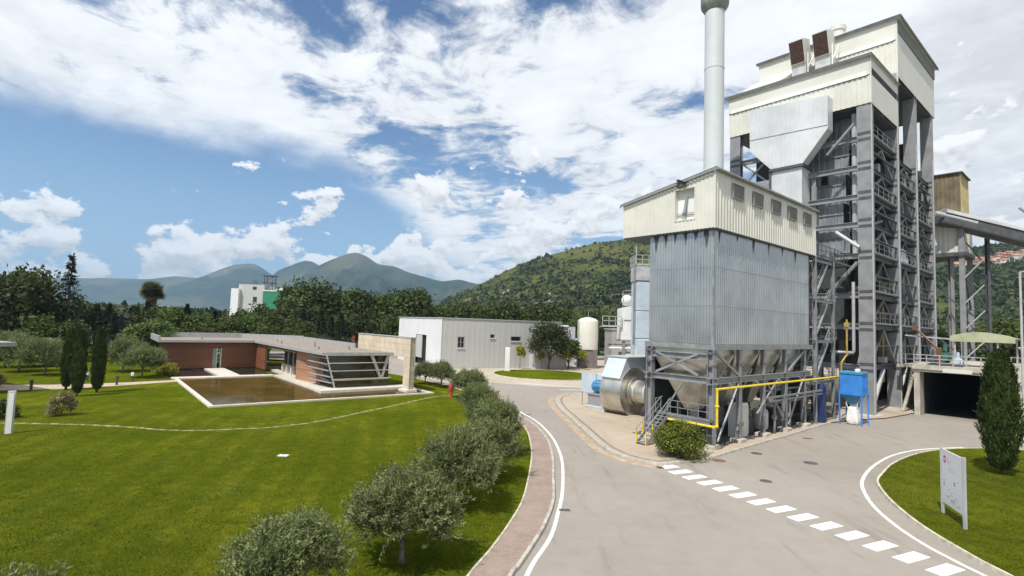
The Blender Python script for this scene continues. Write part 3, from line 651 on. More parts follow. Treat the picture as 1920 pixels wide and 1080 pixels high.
# ---------------------------------------------------------------- blue dust collector with its bag
BU = thing('dust_collector', 'bright blue dust collector on four legs at the road edge', 'dust collector', (21.6, -1.9, 0.1), 'P')
x0, x1, y0, y1 = 20.8, 22.6, -2.7, -0.95
b = MB(); b.bbox(x0, y0, 2.80, x1, y1, 4.55, .04); body = b.build('body', 'blue_paint', BU)
b = MB(); b.bbox(x0-.06, y0-.06, 4.55, x1+.06, y1+.06, 4.78, .06); b.build('lid', 'motor_blue', BU)
b = MB()
for j in range(5): b.box(x0-.035, y0+.12+j*.3, 3.3, x0-.002, y0+.20+j*.3, 4.4)
for j in range(5): b.box(x0+.12+j*.3, y0-.035, 3.3, x0+.20+j*.3, y0-.002, 4.4)
b.build('panel_rib', 'blue_paint', body)
b = MB(); b.frustum((21.40, -2.10, 22.0, -1.50), 1.85, (x0, y0, x1, y1), 2.79); b.build('hopper', 'motor_blue', BU)
for x in (x0, x1):
    for y in (y0, y1): b = MB(); b.bar((x, y, .02), (x, y, 3.05), .10); b.build('leg', 'blue_paint', BU)
b = MB()
for p, q in (((x0, y0), (x1, y0)), ((x0, y0), (x0, y1)), ((x1, y0), (x1, y1)), ((x0, y1), (x1, y1))): b.bar((*p, 2.74), (*q, 2.74), .11)
b.build('ring_frame', 'blue_paint', BU)
b = MB(); b.lathe([(.02, 4.78), (.16, 4.79), (.16, 5.0), (.02, 5.04)], (21.3, -2.2), 12); b.lathe([(.02, 4.78), (.16, 4.79), (.16, 5.0), (.02, 5.04)], (21.75, -2.2), 12); b.build('valve_cap', 'white_paint', BU)
b = MB(); b.bbox(22.52, -2.0, 3.3, 23.0, -1.3, 4.3, .05); b.build('fan_box', 'motor_blue', BU)
b = MB(); b.lathe([(.1, .12), (.55, .15), (.6, .3), (.6, 3.2), (.4, 3.6), (.1, 3.65)], (19.4, -.9+1.2), 16); b.build('side_drum', M('drum_blue', (.012, .03, .12), .5, var=.2), BU, smooth=True)
# tapering cloth bag with ears
b = MB(); n = 24; vs = []
prof = [(.05, .46), (.12, .52), (.4, .56), (.8, .53), (1.2, .50), (1.5, .47), (1.62, .30), (1.95, .20)]
for z, r in prof:
    for j in range(n):
        t = 2*math.pi*j/n; k = 1/max(abs(math.cos(t)), abs(math.sin(t)))**.75; w = 1+.06*math.sin(5*t+z*4)+.03*math.sin(11*t-z*9)
        vs.append((21.7+r*k*w*math.cos(t)*.86, -1.8+r*k*w*math.sin(t)*.86, z))
b.add(vs, [(i*n+j, i*n+(j+1) % n, (i+1)*n+(j+1) % n, (i+1)*n+j) for i in range(len(prof)-1) for j in range(n)]+[tuple(range(n-1, -1, -1)), tuple(range((len(prof)-1)*n, len(prof)*n))])
BG = thing('bulk_bag', 'white cloth bulk bag hanging under the blue dust collector', 'bag', (21.7, -1.8, .1), 'P')
b.build('sack', 'bag_cloth', BG, smooth=True)
for sx in (-1, 1):
    for sy in (-1, 1):
        b = MB(); b.tube([(21.7+sx*.36, -1.8+sy*.36, 1.45), (21.7+sx*.46, -1.8+sy*.46, 1.9), (21.7+sx*.40, -1.8+sy*.40, 2.2)], .045, 6); b.build('lifting_loop', 'bag_cloth', BG)

# ---------------------------------------------------------------- stair tower between filter house and boiler house
TW = thing('stair_tower', 'grey steel stair tower with zigzag flights between filter house and boiler house', 'stair tower', (20.2, 1.5, .1), 'P')
LV = (.12, 3.9, 7.6, 11.3, 15.0)
for x in (18.0, 22.5):
    for y in (.1, 2.9): b = MB(); b.hbar((x, y, .1), (x, y, 16.0), .26, .26, .03, (0, 1, 0)); b.build('post', 'steel_zinc', TW)
for z in LV[1:]:
    b = MB(); b.box(18.0, 1.55, z-.06, 22.5, 2.9, z); b.box(21.7, .15, z-.06, 23.4, 1.5, z); b.box(17.2, .15, z-.06, 18.3, 1.5, z); ld = b.build('landing', 'grating', TW)
    b = MB(); b.hbar((17.6, .08, z-.2), (23.0, .08, z-.2), .14, .26, .025); b.hbar((17.6, 2.9, z-.2), (23.0, 2.9, z-.2), .14, .26, .025); b.build('landing_beam', 'steel_zinc', ld)
    b = MB(); b.rail([(21.7, .12, z), (23.4, .12, z), (23.4, 1.5, z)], 1.05, .022, .8); b.rail([(18.0, 2.9, z), (22.5, 2.9, z)], 1.05, .022, 1.2); b.build('railing', 'steel_zinc', ld)
for a, c in zip(LV, LV[1:]):
    for y in (.22, 1.4):
        b = MB(); b.bar((18.2, y, a), (21.8, y, c), .06, .26); b.build('stringer', 'steel_pale', TW)
        b = MB(); b.bar((18.2, y, a+1.0), (21.8, y, c+1.0), .05); b.bar((18.2, y, a+.55), (21.8, y, c+.55), .03)
        for t in (0, .33, .66, 1): b.bar((18.2+3.6*t, y, a+(c-a)*t), (18.2+3.6*t, y, a+(c-a)*t+1.0), .04)
        b.build('handrail', 'steel_zinc', TW)
    for i in range(17):
        t = (i+.5)/17; b = MB(); b.box(18.2+3.6*t-.13, .26, a+(c-a)*t, 18.2+3.6*t+.13, 1.36, a+(c-a)*t+.04); b.build('tread', 'steel_dark', TW)
b = MB()
for z0, z1 in zip(LV, LV[1:]): b.bar((22.5, .1, z0+.3), (22.5, 2.9, z1-.3), .08); b.bar((18.0, 2.9, z0+.3), (22.5, 2.9, z1-.3), .08)
b.build('cross_brace', 'steel_zinc', TW)
b = MB(); b.box(17.5, 3.2, .2, 23.2, 3.3, 14.6); b.build('shade_backing', 'black_void', TW)  # black sheet added behind the flights to darken the stair tower
b = MB(); b.rail([(18.2, -.05, 15.2), (22.6, -.05, 15.2), (27.5, .4, 15.2)], 1.1, .025, 1.1); b.build('gangway_railing', 'steel_dark', TW)
b = MB(); b.box(17.8, .0, 15.06, 27.6, 1.2, 15.16); b.build('gangway', 'grating', TW)

# ---------------------------------------------------------------- boiler house
BH = thing('boiler_house', 'towering boiler house with cream cladding over an open grey steel frame', 'boiler building', (28.3, -1.65, .1), 'P')
B = lambda name, mb, mat, par=BH, **k: mb.build(name, mat, par, **k)
CA = (28.75, 38.25, 46.4, 54.9); CB = (-1.0, 12.8)
ZL = (4.83, 8.96, 12.2, 16.3, 19.6, 22.5, 25.6, 28.7)
for i, a in enumerate(CA):
    for bq in CB:
        zt_ = 32.3 if i == 0 else 38.6
        b = MB(); b.hbar((a, bq, .1), (a, bq, zt_), 1.30, .75, .07, (1, 0, 0)); c = B('column', b, 'steel_grey')
        for z in ZL:
            for dz in (-.42, .22): b = MB(); b.box(a-.40, bq-.58, z+dz, a-.376, bq+.58, z+dz+.30); B('splice_plate', b, 'steel_dark', c)
        b = MB(); b.bbox(a-1.0, bq-1.0, .0, a+1.0, bq+1.0, .22, .05); B('base_plinth', b, 'concrete', c)
    if i: 
        b = MB(); b.hbar((a, 4.2, .1), (a, 4.2, 38.6), .7, .5, .05, (1, 0, 0)); B('column', b, 'steel_grey')
for a in (28.30, 37.8, 45.95, 54.45): b = MB(); b.box(a, -1.74, .1, a+.12, -1.655, 32.1); B('lit_edge_strip', b, 'steel_pale')  # pale strips colour in the lit flange edges of the columns
b = MB(); b.hbar((29.0, 4.0, .1), (29.0, 4.0, 26), .45, .4, .05, (1, 0, 0)); B('column', b, 'steel_grey')
for z in ZL:
    b = MB(); b.hbar((28.75, -.35, z), (28.75, 12.2, z), .36, .55, .05); B('front_beam', b, 'steel_grey')
    for i in range(3):
        b = MB(); b.hbar((CA[i]+.4, -1.1, z), (CA[i+1]-.4, -1.1, z), .3, .48, .05); B('side_beam', b, 'steel_dark')  # beams and braces coloured dark for the shade inside the frame
    for i in (1, 2, 3):
        b = MB(); b.hbar((CA[i], -.4, z), (CA[i], 12.2, z), .3, .45, .05); B('cross_beam', b, 'steel_dark')
for i in range(3):
    for j in range(len(ZL)-1):
        z0, z1 = ZL[j]+.25, ZL[j+1]-.25; m_ = (CA[i]+CA[i+1])/2
        b = MB(); b.bar((CA[i]+.5, -1.12, z0), (m_, -1.12, z1), .22, .26); B('side_brace', b, 'steel_dark')
        b = MB(); b.bar((m_, -1.12, z1), (CA[i+1]-.5, -1.12, z0), .22, .26); B('side_brace', b, 'steel_grey' if (i+j) % 3 == 0 else 'steel_dark')
    b = MB(); b.bar((CA[i]+.6, -1.12, .5), ((CA[i]+CA[i+1])/2, -1.12, 4.5), .32, .34); B('base_brace', b, 'steel_pale')
for j in range(len(ZL)-1):
    z0, z1 = ZL[j]+.25, ZL[j+1]-.25
    b = MB(); b.bar((28.7, 11.9, z0), (28.7, 9.0, z1), .18, .2); b.bar((28.7, 9.0, z0), (28.7, 11.9, z1), .18, .2); B('lattice_brace', b, 'steel_zinc')
    b = MB(); b.bar((54.9, -.5, z0), (54.9, 3.9, z1), .2, .22); b.bar((54.9, 3.9, z0), (54.9, -.5, z1), .2, .22); B('rear_brace', b, 'steel_dark')
b = MB(); b.tube([(28.1, 1.6, 18.9), (28.1, -.55, 17.1)], .20, 10); B('inclined_pipe', b, 'steel_pale', smooth=True)
b = MB(); b.tube([(28.1, -.2, 30.2), (28.1, 2.4, 27.4)], .16, 10); B('inclined_pipe', b, 'steel_zinc', smooth=True)
b = MB(); b.tube([(28.4, 2.4, 12.4), (28.4, -.3, 15.6)], .20, 8); B('inclined_pipe', b, 'steel_grey', smooth=True)
b = MB(); b.tube([(27.6, 2.0, 6.3), (27.6, -.05, 6.3), (27.6, -.12, 6.45), (27.6, -.12, 13.5)], .15, 10); B('white_pipe', b, 'steel_pale', smooth=True)
b = MB(); b.tube([(29.6, .25, 16.6), (29.6, .25, 31.8)], .26, 10); B('riser_pipe', b, 'steel_pale', smooth=True)
# boiler casing behind the front frame
b = MB(); b.corr((31.0, 9.6), (31.0, 1.1), 17.0, 32.0, pitch=.6, depth=.05); b.corr((31.0, 1.1), (36.6, 1.1), 17.0, 32.0, pitch=.6, depth=.05); cs = B('boiler_casing', b, 'grey_casing')
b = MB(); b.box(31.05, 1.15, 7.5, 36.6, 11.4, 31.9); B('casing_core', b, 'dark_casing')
for z in (18.6, 21.3, 24.6, 27.8):
    b = MB(); b.box(30.86, 1.0, z, 30.93, 9.6, z+.14); b.box(30.93, .98, z, 36.6, 1.04, z+.14); B('casing_band', b, 'steel_grey', cs)
b = MB(); b.box(30.84, 3.3, 24.9, 30.95, 3.9, 26.0); B('inspection_window', b, 'black_void', cs)
b = MB(); b.frustum((31.6, 2.0, 35.5, 5.5), 8.0, (31.0, 1.2, 36.6, 9.5), 16.9); B('ash_hopper', b, 'rust_and_shade_sheet')
# flue box hanging on the front
FB = [(10.29, 34.25), (1.86, 33.55), (1.87, 29.94), (4.38, 26.70), (7.80, 26.66), (10.21, 29.31)]
b = MB(); b.prism([(26.8, y, z) for y, z in FB], (1.45, 0, 0)); fb = B('flue_box', b, 'bright_sheet')
b = MB()
for k in range(17):
    y = 2.3+k*.48; zl = 26.75+max(0, (4.38-y))*1.28+max(0, (y-7.8))*1.1; zh = 33.55+(y-1.86)*.083
    b.box(26.765, y, zl+.1, 26.797, y+.05, zh-.1)
B('sheet_rib', b, 'bright_sheet', fb)
b = MB(); b.bar((26.77, 10.2, 30.6), (26.77, 1.9, 30.3), .03, .05); B('sheet_joint', b, 'steel_grey', fb)
b = MB(); b.box(26.9, 4.5, 17.5, 29.2, 7.75, 26.5); d = B('flue_duct', b, 'bright_sheet')
b = MB(); b.box(26.65, 4.3, 26.35, 29.3, 7.95, 26.65); b.box(26.75, 7.75, 18, 26.95, 7.98, 26.35); B('duct_flange', b, 'steel_dark', d)
b = MB()
for k in range(7): b.box(26.87, 4.7+k*.45, 17.6, 26.898, 4.76+k*.45, 26.3)
B('sheet_rib', b, 'bright_sheet', d)
b = MB(); b.box(27.2, 7.98, 17.5, 29.0, 10.4, 25.6); B('side_duct', b, 'grey_casing', d)
# interior of the side bays: dark equipment boxes added to deepen the shade
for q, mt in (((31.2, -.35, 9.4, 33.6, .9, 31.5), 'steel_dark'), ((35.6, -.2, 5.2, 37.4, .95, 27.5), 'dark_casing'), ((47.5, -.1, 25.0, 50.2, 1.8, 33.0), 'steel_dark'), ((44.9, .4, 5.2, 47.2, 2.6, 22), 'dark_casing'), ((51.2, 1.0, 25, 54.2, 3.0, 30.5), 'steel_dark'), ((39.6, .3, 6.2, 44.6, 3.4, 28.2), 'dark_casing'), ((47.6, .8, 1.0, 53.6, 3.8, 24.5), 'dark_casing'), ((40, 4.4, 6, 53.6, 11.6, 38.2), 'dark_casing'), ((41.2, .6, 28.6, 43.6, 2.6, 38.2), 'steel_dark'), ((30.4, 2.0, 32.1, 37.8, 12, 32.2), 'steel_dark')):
    b = MB(); b.box(*q); B('shade_equipment_box', b, mt)
for k, (a, bq, z0, z1, r, mt) in enumerate(((39.2, -.1, 5, 30, .22, 'steel_pale'), (40.2, -.3, 5, 16, .15, 'ochre_paint'), (45.3, -.2, 5, 27, .25, 'steel_zinc'), (47.0, -.3, 5.2, 14, .20, 'teal_paint'), (47.7, -.3, 5.2, 13, .16, 'teal_paint'), (49.5, -.2, 5, 21, .22, 'steel_pale'), (52.5, -.2, 5, 26, .3, 'steel_zinc'), (33.0, -.2, 1, 24, .16, 'steel_zinc'), (35.0, .2, 1, 28, .22, 'steel_pale'), (36.6, -.3, 3, 14, .14, 'ochre_paint'))):
    b = MB(); b.tube([(a, bq, z0), (a, bq, z1)], r, 10); B('vertical_pipe', b, mt, smooth=True)
for k, (z, a0, a1) in enumerate(((8.96, 38.6, 54.5), (12.2, 46.6, 54.5), (16.3, 38.6, 54.5), (19.6, 38.6, 46.2), (22.5, 46.6, 54.5), (25.6, 38.6, 46.2), (16.3, 29.2, 38.0), (22.5, 29.2, 38.0), (9.0, 29.2, 38.0), (12.3, 29.2, 38.0), (28.7, 29.2, 38.0))):
    b = MB(); b.box(a0, -1.5, z+.26, a1, 2.4 if a0 > 38 else .9, z+.34); pf = B('platform', b, 'grating')
    b = MB(); b.rail([(a0, -1.55, z+.34), (a1, -1.55, z+.34)], 1.1, .018, 1.6); B('platform_railing', b, 'steel_grey', pf)
for i in range(3):
    for j, (z0, z1) in enumerate(zip(ZL, ZL[1:])):
        a = CA[i]+1.2+(j % 2)*3.0; b = MB(); b.bar((a, -.5, z0+.3), (a+2.6, -.5, z1+.3), .08, .22); b.bar((a, .2, z0+.3), (a+2.6, .2, z1+.3), .08, .22); b.bar((a, -.5, z0+1.3), (a+2.6, -.5, z1+1.3), .05)
        for t in range(9): u_ = (t+.5)/9; b.box(a+2.6*u_-.12, -.46, z0+.3+(z1-z0)*u_, a+2.6*u_+.12, .16, z0+.33+(z1-z0)*u_)
        B('inner_stair', b, 'steel_dark' if (i+j) % 2 else 'steel_grey')
for k, z in enumerate((7.0, 10.5, 14.2, 18, 21, 24, 27.2)):
    b = MB(); b.box(29.4, -1.52, z, 54.2, -1.30, z+.12); B('cable_tray', b, 'steel_dark')
b = MB(); b.bbox(40.0, -1.4, 16.7, 42.0, -.7, 18.3, .05); B('valve_cabinet', b, 'pale_blue')
b = MB(); b.bbox(42.3, -1.3, 16.7, 43.3, -.6, 17.5, .05); B('valve_cabinet', b, 'white_paint')
for i in range(3):  # black sheets added behind the frame to darken the side bays
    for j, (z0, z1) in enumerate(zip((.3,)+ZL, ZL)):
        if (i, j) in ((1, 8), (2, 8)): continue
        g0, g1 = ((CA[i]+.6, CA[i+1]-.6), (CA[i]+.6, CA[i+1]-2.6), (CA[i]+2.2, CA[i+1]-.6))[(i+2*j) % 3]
        b = MB(); b.box(g0, .95+.12*((i+j) % 3), z0+.3, g1, 1.02+.12*((i+j) % 3), z1-.3); B('shade_panel', b, 'black_void')
for k in range(26):
    a = rnd.uniform(30, 54); z = rnd.choice(ZL)+.5; L = rnd.uniform(1, 4.5); b = MB(); r = rnd.uniform(.06, .2)
    b.tube([(a, rnd.uniform(-.9, .4), z+rnd.uniform(0, 1.5)), (a+L, rnd.uniform(-.9, .4), z+rnd.uniform(0, 2.2))], r, 8); B('branch_pipe', b, rnd.choice(['steel_pale', 'steel_zinc', 'steel_grey', 'steel_dark', 'insulation']), smooth=True)
for k in range(18):
    a = rnd.uniform(30, 53.5); z = rnd.choice(ZL)+.36; b = MB(); w = rnd.uniform(.4, 1.1); b.bbox(a, -.8, z, a+w, -.2+rnd.uniform(0, .4), z+rnd.uniform(.5, 1.5), .04); B('equipment_unit', b, rnd.choice(['steel_dark', 'steel_grey', 'steel_pale', 'dark_casing']))
# cladding of the lower block
def clad(a0, a1, b0, b1, z0, zm, z1, over, nm):
    """front wall at a0, side wall at b0; ribbon strip at zm"""
    b = MB(); b.corr((a0, b1), (a0, b0), z0, zm, pitch=.5, depth=.05); w = B('front_cladding', b, 'cream_sheet')
    b = MB(); b.box(a0-.10, b0-.02, zm+.10, a0-.04, b1, z1); B('front_fascia', b, 'cream_plain', w)
    b = MB(); b.box(a0-.16, b0+.3, zm+.04, a0-.101, b1-.3, zm+.5); B('ribbon_strip', b, 'white_paint', w)
    b = MB(); b.box(a0+.0, b0+.05, zm, a0+.2, b1, zm+.1); B('shadow_line_strip', b, 'black_void', w)  # black strip drawn as the shadow line under the fascia
    return w
clad(28.3, 38.2, -1.65, 13.55, 32.15, 35.05, 37.05, .5, 'l')
b = MB(); b.box(28.35, -1.69, 32.15, 38.2, -1.62, 35.2); b.box(28.35, -1.69, 36.0, 38.2, -1.62, 37.05); w = B('side_cladding', b, 'cream_plain')
b = MB(); b.box(28.6, -1.5, 35.2, 38.0, -1.42, 36.0); B('louvre_band', b, 'steel_dark', w)
b = MB()
for k in range(5): b.bar((28.6, -1.56, 35.28+k*.16), (38.0, -1.56, 35.28+k*.16), .02, .12, (0, -.7, 1))
B('louvre_blade', b, 'steel_dark', w)
b = MB(); b.box(28.20, -1.76, 32.1, 28.34, -1.63, 37.05); B('corner_trim', b, 'cream_plain')
b = MB(); b.box(28.5, 13.5, 32.15, 38.2, 13.55, 37.0); B('far_cladding', b, 'cream_plain')
b = MB(); b.box(27.95, -1.85, 37.06, 38.19, 13.9, 37.26); rl_ = B('roof', b, 'cream_plain')
b = MB(); b.box(27.90, -1.90, 37.0, 27.948, 13.95, 37.32); b.box(27.95, -1.90, 37.0, 38.1, -1.852, 37.32); B('roof_edge', b, 'trim_dark', rl_)
b = MB(); b.box(28.5, -1.5, 32.0, 38.1, 13.4, 32.12); B('soffit', b, 'steel_dark')
b = MB(); b.prism([(28.8, 9.2, 37.27), (38.15, 9.2, 37.27), (38.15, 9.2, 42.9)], (0, 4.9, 0)); B('sloped_roof', b, 'cream_plain')
# upper block
clad(38.2, 56.2, -1.65, 14.3, 37.0, 42.6, 45.2, .5, 'u')
b = MB(); b.box(38.25, -1.69, 38.35, 47.2, -1.62, 45.2); b.box(47.24, -1.69, 38.35, 56.2, -1.62, 45.2); B('side_cladding', b, 'cream_plain')
b = MB(); b.box(38.4, -1.76, 43.75, 56.1, -1.70, 45.0); lb_ = B('louvre_band', b, 'steel_dark')  # louvres, coloured dark for the shade under the roof edge
b = MB()
for k in range(7): b.bar((38.4, -1.80, 43.83+k*.18), (56.1, -1.80, 43.83+k*.18), .02, .13, (0, -.7, 1))
B('louvre_blade', b, 'steel_grey', lb_)
b = MB(); b.box(56.1, -1.6, 38.35, 56.2, 14.3, 45.2); b.box(38.3, 14.25, 37.2, 56.2, 14.3, 45.2); B('far_cladding', b, 'cream_plain')
b = MB(); b.box(38.1, -1.76, 37.3, 38.24, -1.63, 45.2); B('corner_trim', b, 'cream_plain')
b = MB(); b.box(37.85, -2.15, 45.21, 56.4, 14.5, 45.38); ru = B('roof', b, 'cream_plain')
b = MB(); b.box(37.78, -2.2, 45.12, 37.848, 14.55, 45.46); b.box(37.85, -2.21, 45.05, 56.4, -2.152, 45.46); B('roof_edge', b, 'steel_dark', ru)
b = MB(); b.box(38.4, -1.5, 38.2, 56, 14.2, 38.32); B('soffit', b, 'steel_dark')
b = MB(); b.lathe([(.85, 45.4), (.85, 49.2), (1.0, 49.25), (1.0, 49.8), (.8, 49.82)], (44, 6.3), 20); B('roof_vent', b, 'cream_plain', smooth=True)
for k, bc in enumerate((7.95, 5.2)):
    b = MB(); zc = 43.6; w = .86
    quad = [(35.0, bc+w, zc-1.5), (35.0, bc-w, zc-1.5), (34.2, bc-w, zc+1.25), (34.2, bc+w, zc+1.25)]
    b.prism(quad, (2.1, 0, .7)); hd = B('vent_hood', b, 'cream_plain')
    b = MB(); c_ = [Vector(q) for q in quad]; ctr = sum(c_, Vector())/4
    b.prism([ctr+(q-ctr)*.93+Vector((-.03, 0, -.01)) for q in c_], (-.03, 0, -.012)); B('hood_mouth', b, 'rust_dark', hd)
    b = MB(); b.box(35.2, bc-w, 37.3, 38.15, bc+w, zc-1.2); B('hood_base', b, 'steel_pale', hd)
    b = MB(); b.bar((35.3, bc-w-.2, 41.4), (37.6, bc-w-.2, 44.2), .1); b.bar((35.3, bc-w-.2, 40.4), (35.3, bc-w-.2, 43.4), .1); B('hood_strut', b, 'white_paint', hd)

# ---------------------------------------------------------------- chimney stack
CH = thing('chimney_stack', 'tall pale grey cylindrical chimney with a dark rim at the top', 'chimney', (17.7, 9.8, .1), 'P')
b = MB(); b.lathe([(1.0, .1), (1.0, 20)], (17.7, 9.8), 32); b.build('shaft', 'stack_grey', CH, smooth=True)
b = MB(); b.lathe([(1.0, 20.01), (1.0, 36.0)], (17.7, 9.8), 32); b.build('shaft', 'stack_grey', CH, smooth=True)
b = MB(); b.lathe([(1.0, 36.02), (1.0, 42.6)], (17.7, 9.8), 32); b.build('shaft', 'stack_grey', CH, smooth=True)
b = MB(); b.lathe([(1.03, 35.9), (1.03, 36.1)], (17.7, 9.8), 32); b.build('flange', 'stack_grey', CH)
b = MB(); b.lathe([(1.02, 42.3), (1.4, 42.9), (1.45, 43.2), (1.45, 44.4), (1.2, 44.5)], (17.7, 9.8), 32); b.build('rim', 'stack_rim', CH, smooth=True)

# ---------------------------------------------------------------- draught fan
FN = thing('draught_fan', 'large round metal draught fan with a fat inlet pipe beside the filter house', 'fan', (6.7, 12.5, .1), 'P')
pr = []
n = 40
def scroll(t): return 2.02+.26*((t/(2*math.pi)) % 1)
b = MB(); vs = []; fs = []
for j in range(n):
    t = 2*math.pi*j/n; r = scroll(t+1.2)
    for y in (11.3, 13.6): vs.append((6.7+r*math.cos(t), y, 2.25+r*math.sin(t)))
    vs.append((6.7+1.18*math.cos(t), 11.3, 2.25+1.18*math.sin(t)))
for j in range(n):
    q = (j+1) % n; fs += [(3*j, 3*j+1, 3*q+1, 3*q), (3*j, 3*q, 3*q+2, 3*j+2)]
fs.append(tuple(3*j+1 for j in range(n))); b.add(vs, fs); sc_ = b.build('scroll_housing', 'insulation', FN, smooth=True)
b = MB(); b.lathe([(1.2, 11.28), (1.32, 11.2), (1.32, 11.05), (1.12, 11.0)], c3=(6.7, 2.25), n=32, axis='y'); b.build('inlet_ring', 'insulation', sc_, smooth=True)
b = MB(); b.tube([(6.7, 11.4, 2.25), (6.7, 9.6, 2.25), (6.7, 8.8, 2.45), (6.7, 8.1, 3.2), (6.7, 7.6, 4.4), (6.7, 7.4, 6.4), (6.7, 7.3, 9)], 1.0, 24); b.build('inlet_pipe', 'insulation', FN, smooth=True)
b = MB(); b.tube([(6.7, 9.75, 2.25), (6.7, 9.6, 2.25)], 1.07, 24); b.tube([(6.7, 10.85, 2.25), (6.7, 10.7, 2.25)], 1.07, 24); b.build('pipe_flange', 'steel_pale', FN)
b = MB(); b.prism([(5.2, 11.4, 3.0), (4.6, 11.4, 3.5), (5.6, 11.4, 5.3), (17.0, 11.4, 5.3), (17.0, 11.4, 2.9), (7.0, 11.4, 2.9)], (0, 2.1, 0)); dd = b.build('outlet_duct', 'pale_blue', FN)
b = MB(); b.box(5.5, 11.2, 5.31, 17, 13.7, 5.4); b.build('duct_lid', M('lid_green', (.40, .44, .40), .6), dd)
b = MB(); b.bbox(5.2, 13.62, .12, 8.3, 14.0, 1.3, .04); b.bbox(5.6, 14.0, .12, 7.8, 16.3, .5, .05); fr_ = b.build('base_frame', 'steel_pale', FN)
b = MB(); b.box(5.9, 14.4, .5, 6.0, 16.2, 1.5); b.box(7.3, 14.4, .5, 7.4, 16.2, 1.5); b.box(5.8, 14.3, 1.5, 7.6, 16.3, 1.6); b.build('motor_stand', 'steel_grey', fr_)
b = MB(); b.lathe([(.25, 14.4), (.52, 14.42), (.58, 14.5), (.58, 15.9), (.5, 16.05), (.3, 16.1)], c3=(6.7, 2.25), n=20, axis='y'); mo = b.build('motor', 'motor_blue', FN, smooth=True)
b = MB()
for j in range(10): t = 2*math.pi*j/10; b.box(6.7+.62*math.cos(t)-.02, 14.55, 2.25+.62*math.sin(t)-.02, 6.7+.62*math.cos(t)+.02, 15.8, 2.25+.62*math.sin(t)+.02)
b.build('motor_fin', 'motor_blue', mo)
b = MB(); b.bbox(6.5, 15.0, 2.9, 7.4, 15.7, 3.5, .04); b.build('terminal_box', 'pale_blue', mo)
b = MB(); b.tube([(6.7, 13.6, 2.25), (6.7, 14.4, 2.25)], .2, 10); b.build('shaft', 'steel_dark', FN)
b = MB(); b.bbox(3.6, 10.7, .02, 9.6, 16.8, .14, .03); b.build('foundation', 'apron_concrete', FN)
SB = thing('splash_panel', 'pale blue rectangular panel on two thin posts beside the fan motor', 'panel', (7.2, 17.2, .1), 'P')
b = MB(); b.box(7.17, 16.3, 1.45, 7.23, 18.2, 3.35); b.build('sheet', 'pale_blue', SB)
for y in (16.35, 18.15): b = MB(); b.bar((7.28, y, .1), (7.28, y, 3.4), .06); b.build('post', 'steel_grey', SB)
# ---------------------------------------------------------------- concrete deck with the vehicle passage
DK = thing('concrete_deck', 'pale concrete deck over a dark vehicle passage beside the boiler house', 'deck', (34.8, -6, .1), 'P')
D = lambda name, mb, mat, par=DK, **k: mb.build(name, mat, par, **k)
b = MB(); b.box(34.8, -9.9, 4.55, 62, -3.45, 5.15); sl = D('slab', b, 'concrete')
b = MB(); b.box(34.66, -10.0, 4.80, 34.8, -3.40, 5.22); D('edge_strip', b, 'concrete', sl)
b = MB(); b.box(34.62, -8.2, 4.62, 34.80, -5.9, 5.0); D('edge_panel', b, 'cream_plain', sl)
b = MB(); b.box(34.9, -3.95, .0, 36.6, -3.46, 4.55); D('portal_pier', b, 'concrete'); b = MB(); b.box(36.6, -3.95, .0, 62, -3.46, 4.55); D('passage_wall', b, M('shade_dark_concrete', (.035, .033, .031), .95, var=.3, scale=.6))  # shade inside the passage is put into this near-black concrete
b = MB(); b.box(34.9, -9.85, .0, 36.6, -9.35, 4.55); D('portal_pier', b, 'concrete'); b = MB(); b.box(36.6, -9.85, .0, 62, -9.35, 4.55); D('passage_wall', b, M('shade_dark_concrete', (.035, .033, .031), .95, var=.3, scale=.6))
b = MB(); b.box(61.5, -9.35, .0, 62, -3.95, 4.55); D('end_wall', b, 'shade_dark_concrete'); b = MB(); b.box(36.6, -9.35, 4.50, 61.5, -3.95, 4.548); D('passage_ceiling', b, 'shade_dark_concrete'); b = MB(); b.box(37.2, -9.35, .01, 61.5, -3.95, .02); D('passage_floor', b, 'shade_dark_concrete')
b = MB(); b.box(35.2, -3.44, .1, 62, 1.5, .14); b.box(36.2, -3.44, 4.85, 62, -1.7, 5.1); D('side_walkway', b, 'concrete')
b = MB(); b.box(44.0, -3.44, .14, 44.4, 1.5, 4.8); D('back_wall', b, 'concrete_dark')
b = MB(); b.box(36.5, -13.0, .0, 62, -9.86, 5.3); D('ramp_block', b, 'concrete')
b = MB(); b.rail([(36.3, -1.75, 5.1), (34.9, -3.5, 5.15)], 1.15, .03, 1.2); b.rail([(34.9, -3.5, 5.15), (34.9, -9.9, 5.15)], 1.15, .035, 1.05, (.35, .66)); D('railing', b, 'steel_pale')
b = MB(); b.rail([(36.6, -10.0, 5.3), (36.6, -12.9, 5.3)], 1.15, .03, .42, (.5,)); b.rail([(36.6, -12.9, 5.3), (50, -12.9, 5.3)], 1.15, .03, 1.2); D('railing', b, 'steel_pale')
b = MB(); b.tube([(35.6, -2.3, .2), (36.9, -3.1, 4.4)], .16, 8); D('inclined_strut', b, 'concrete')
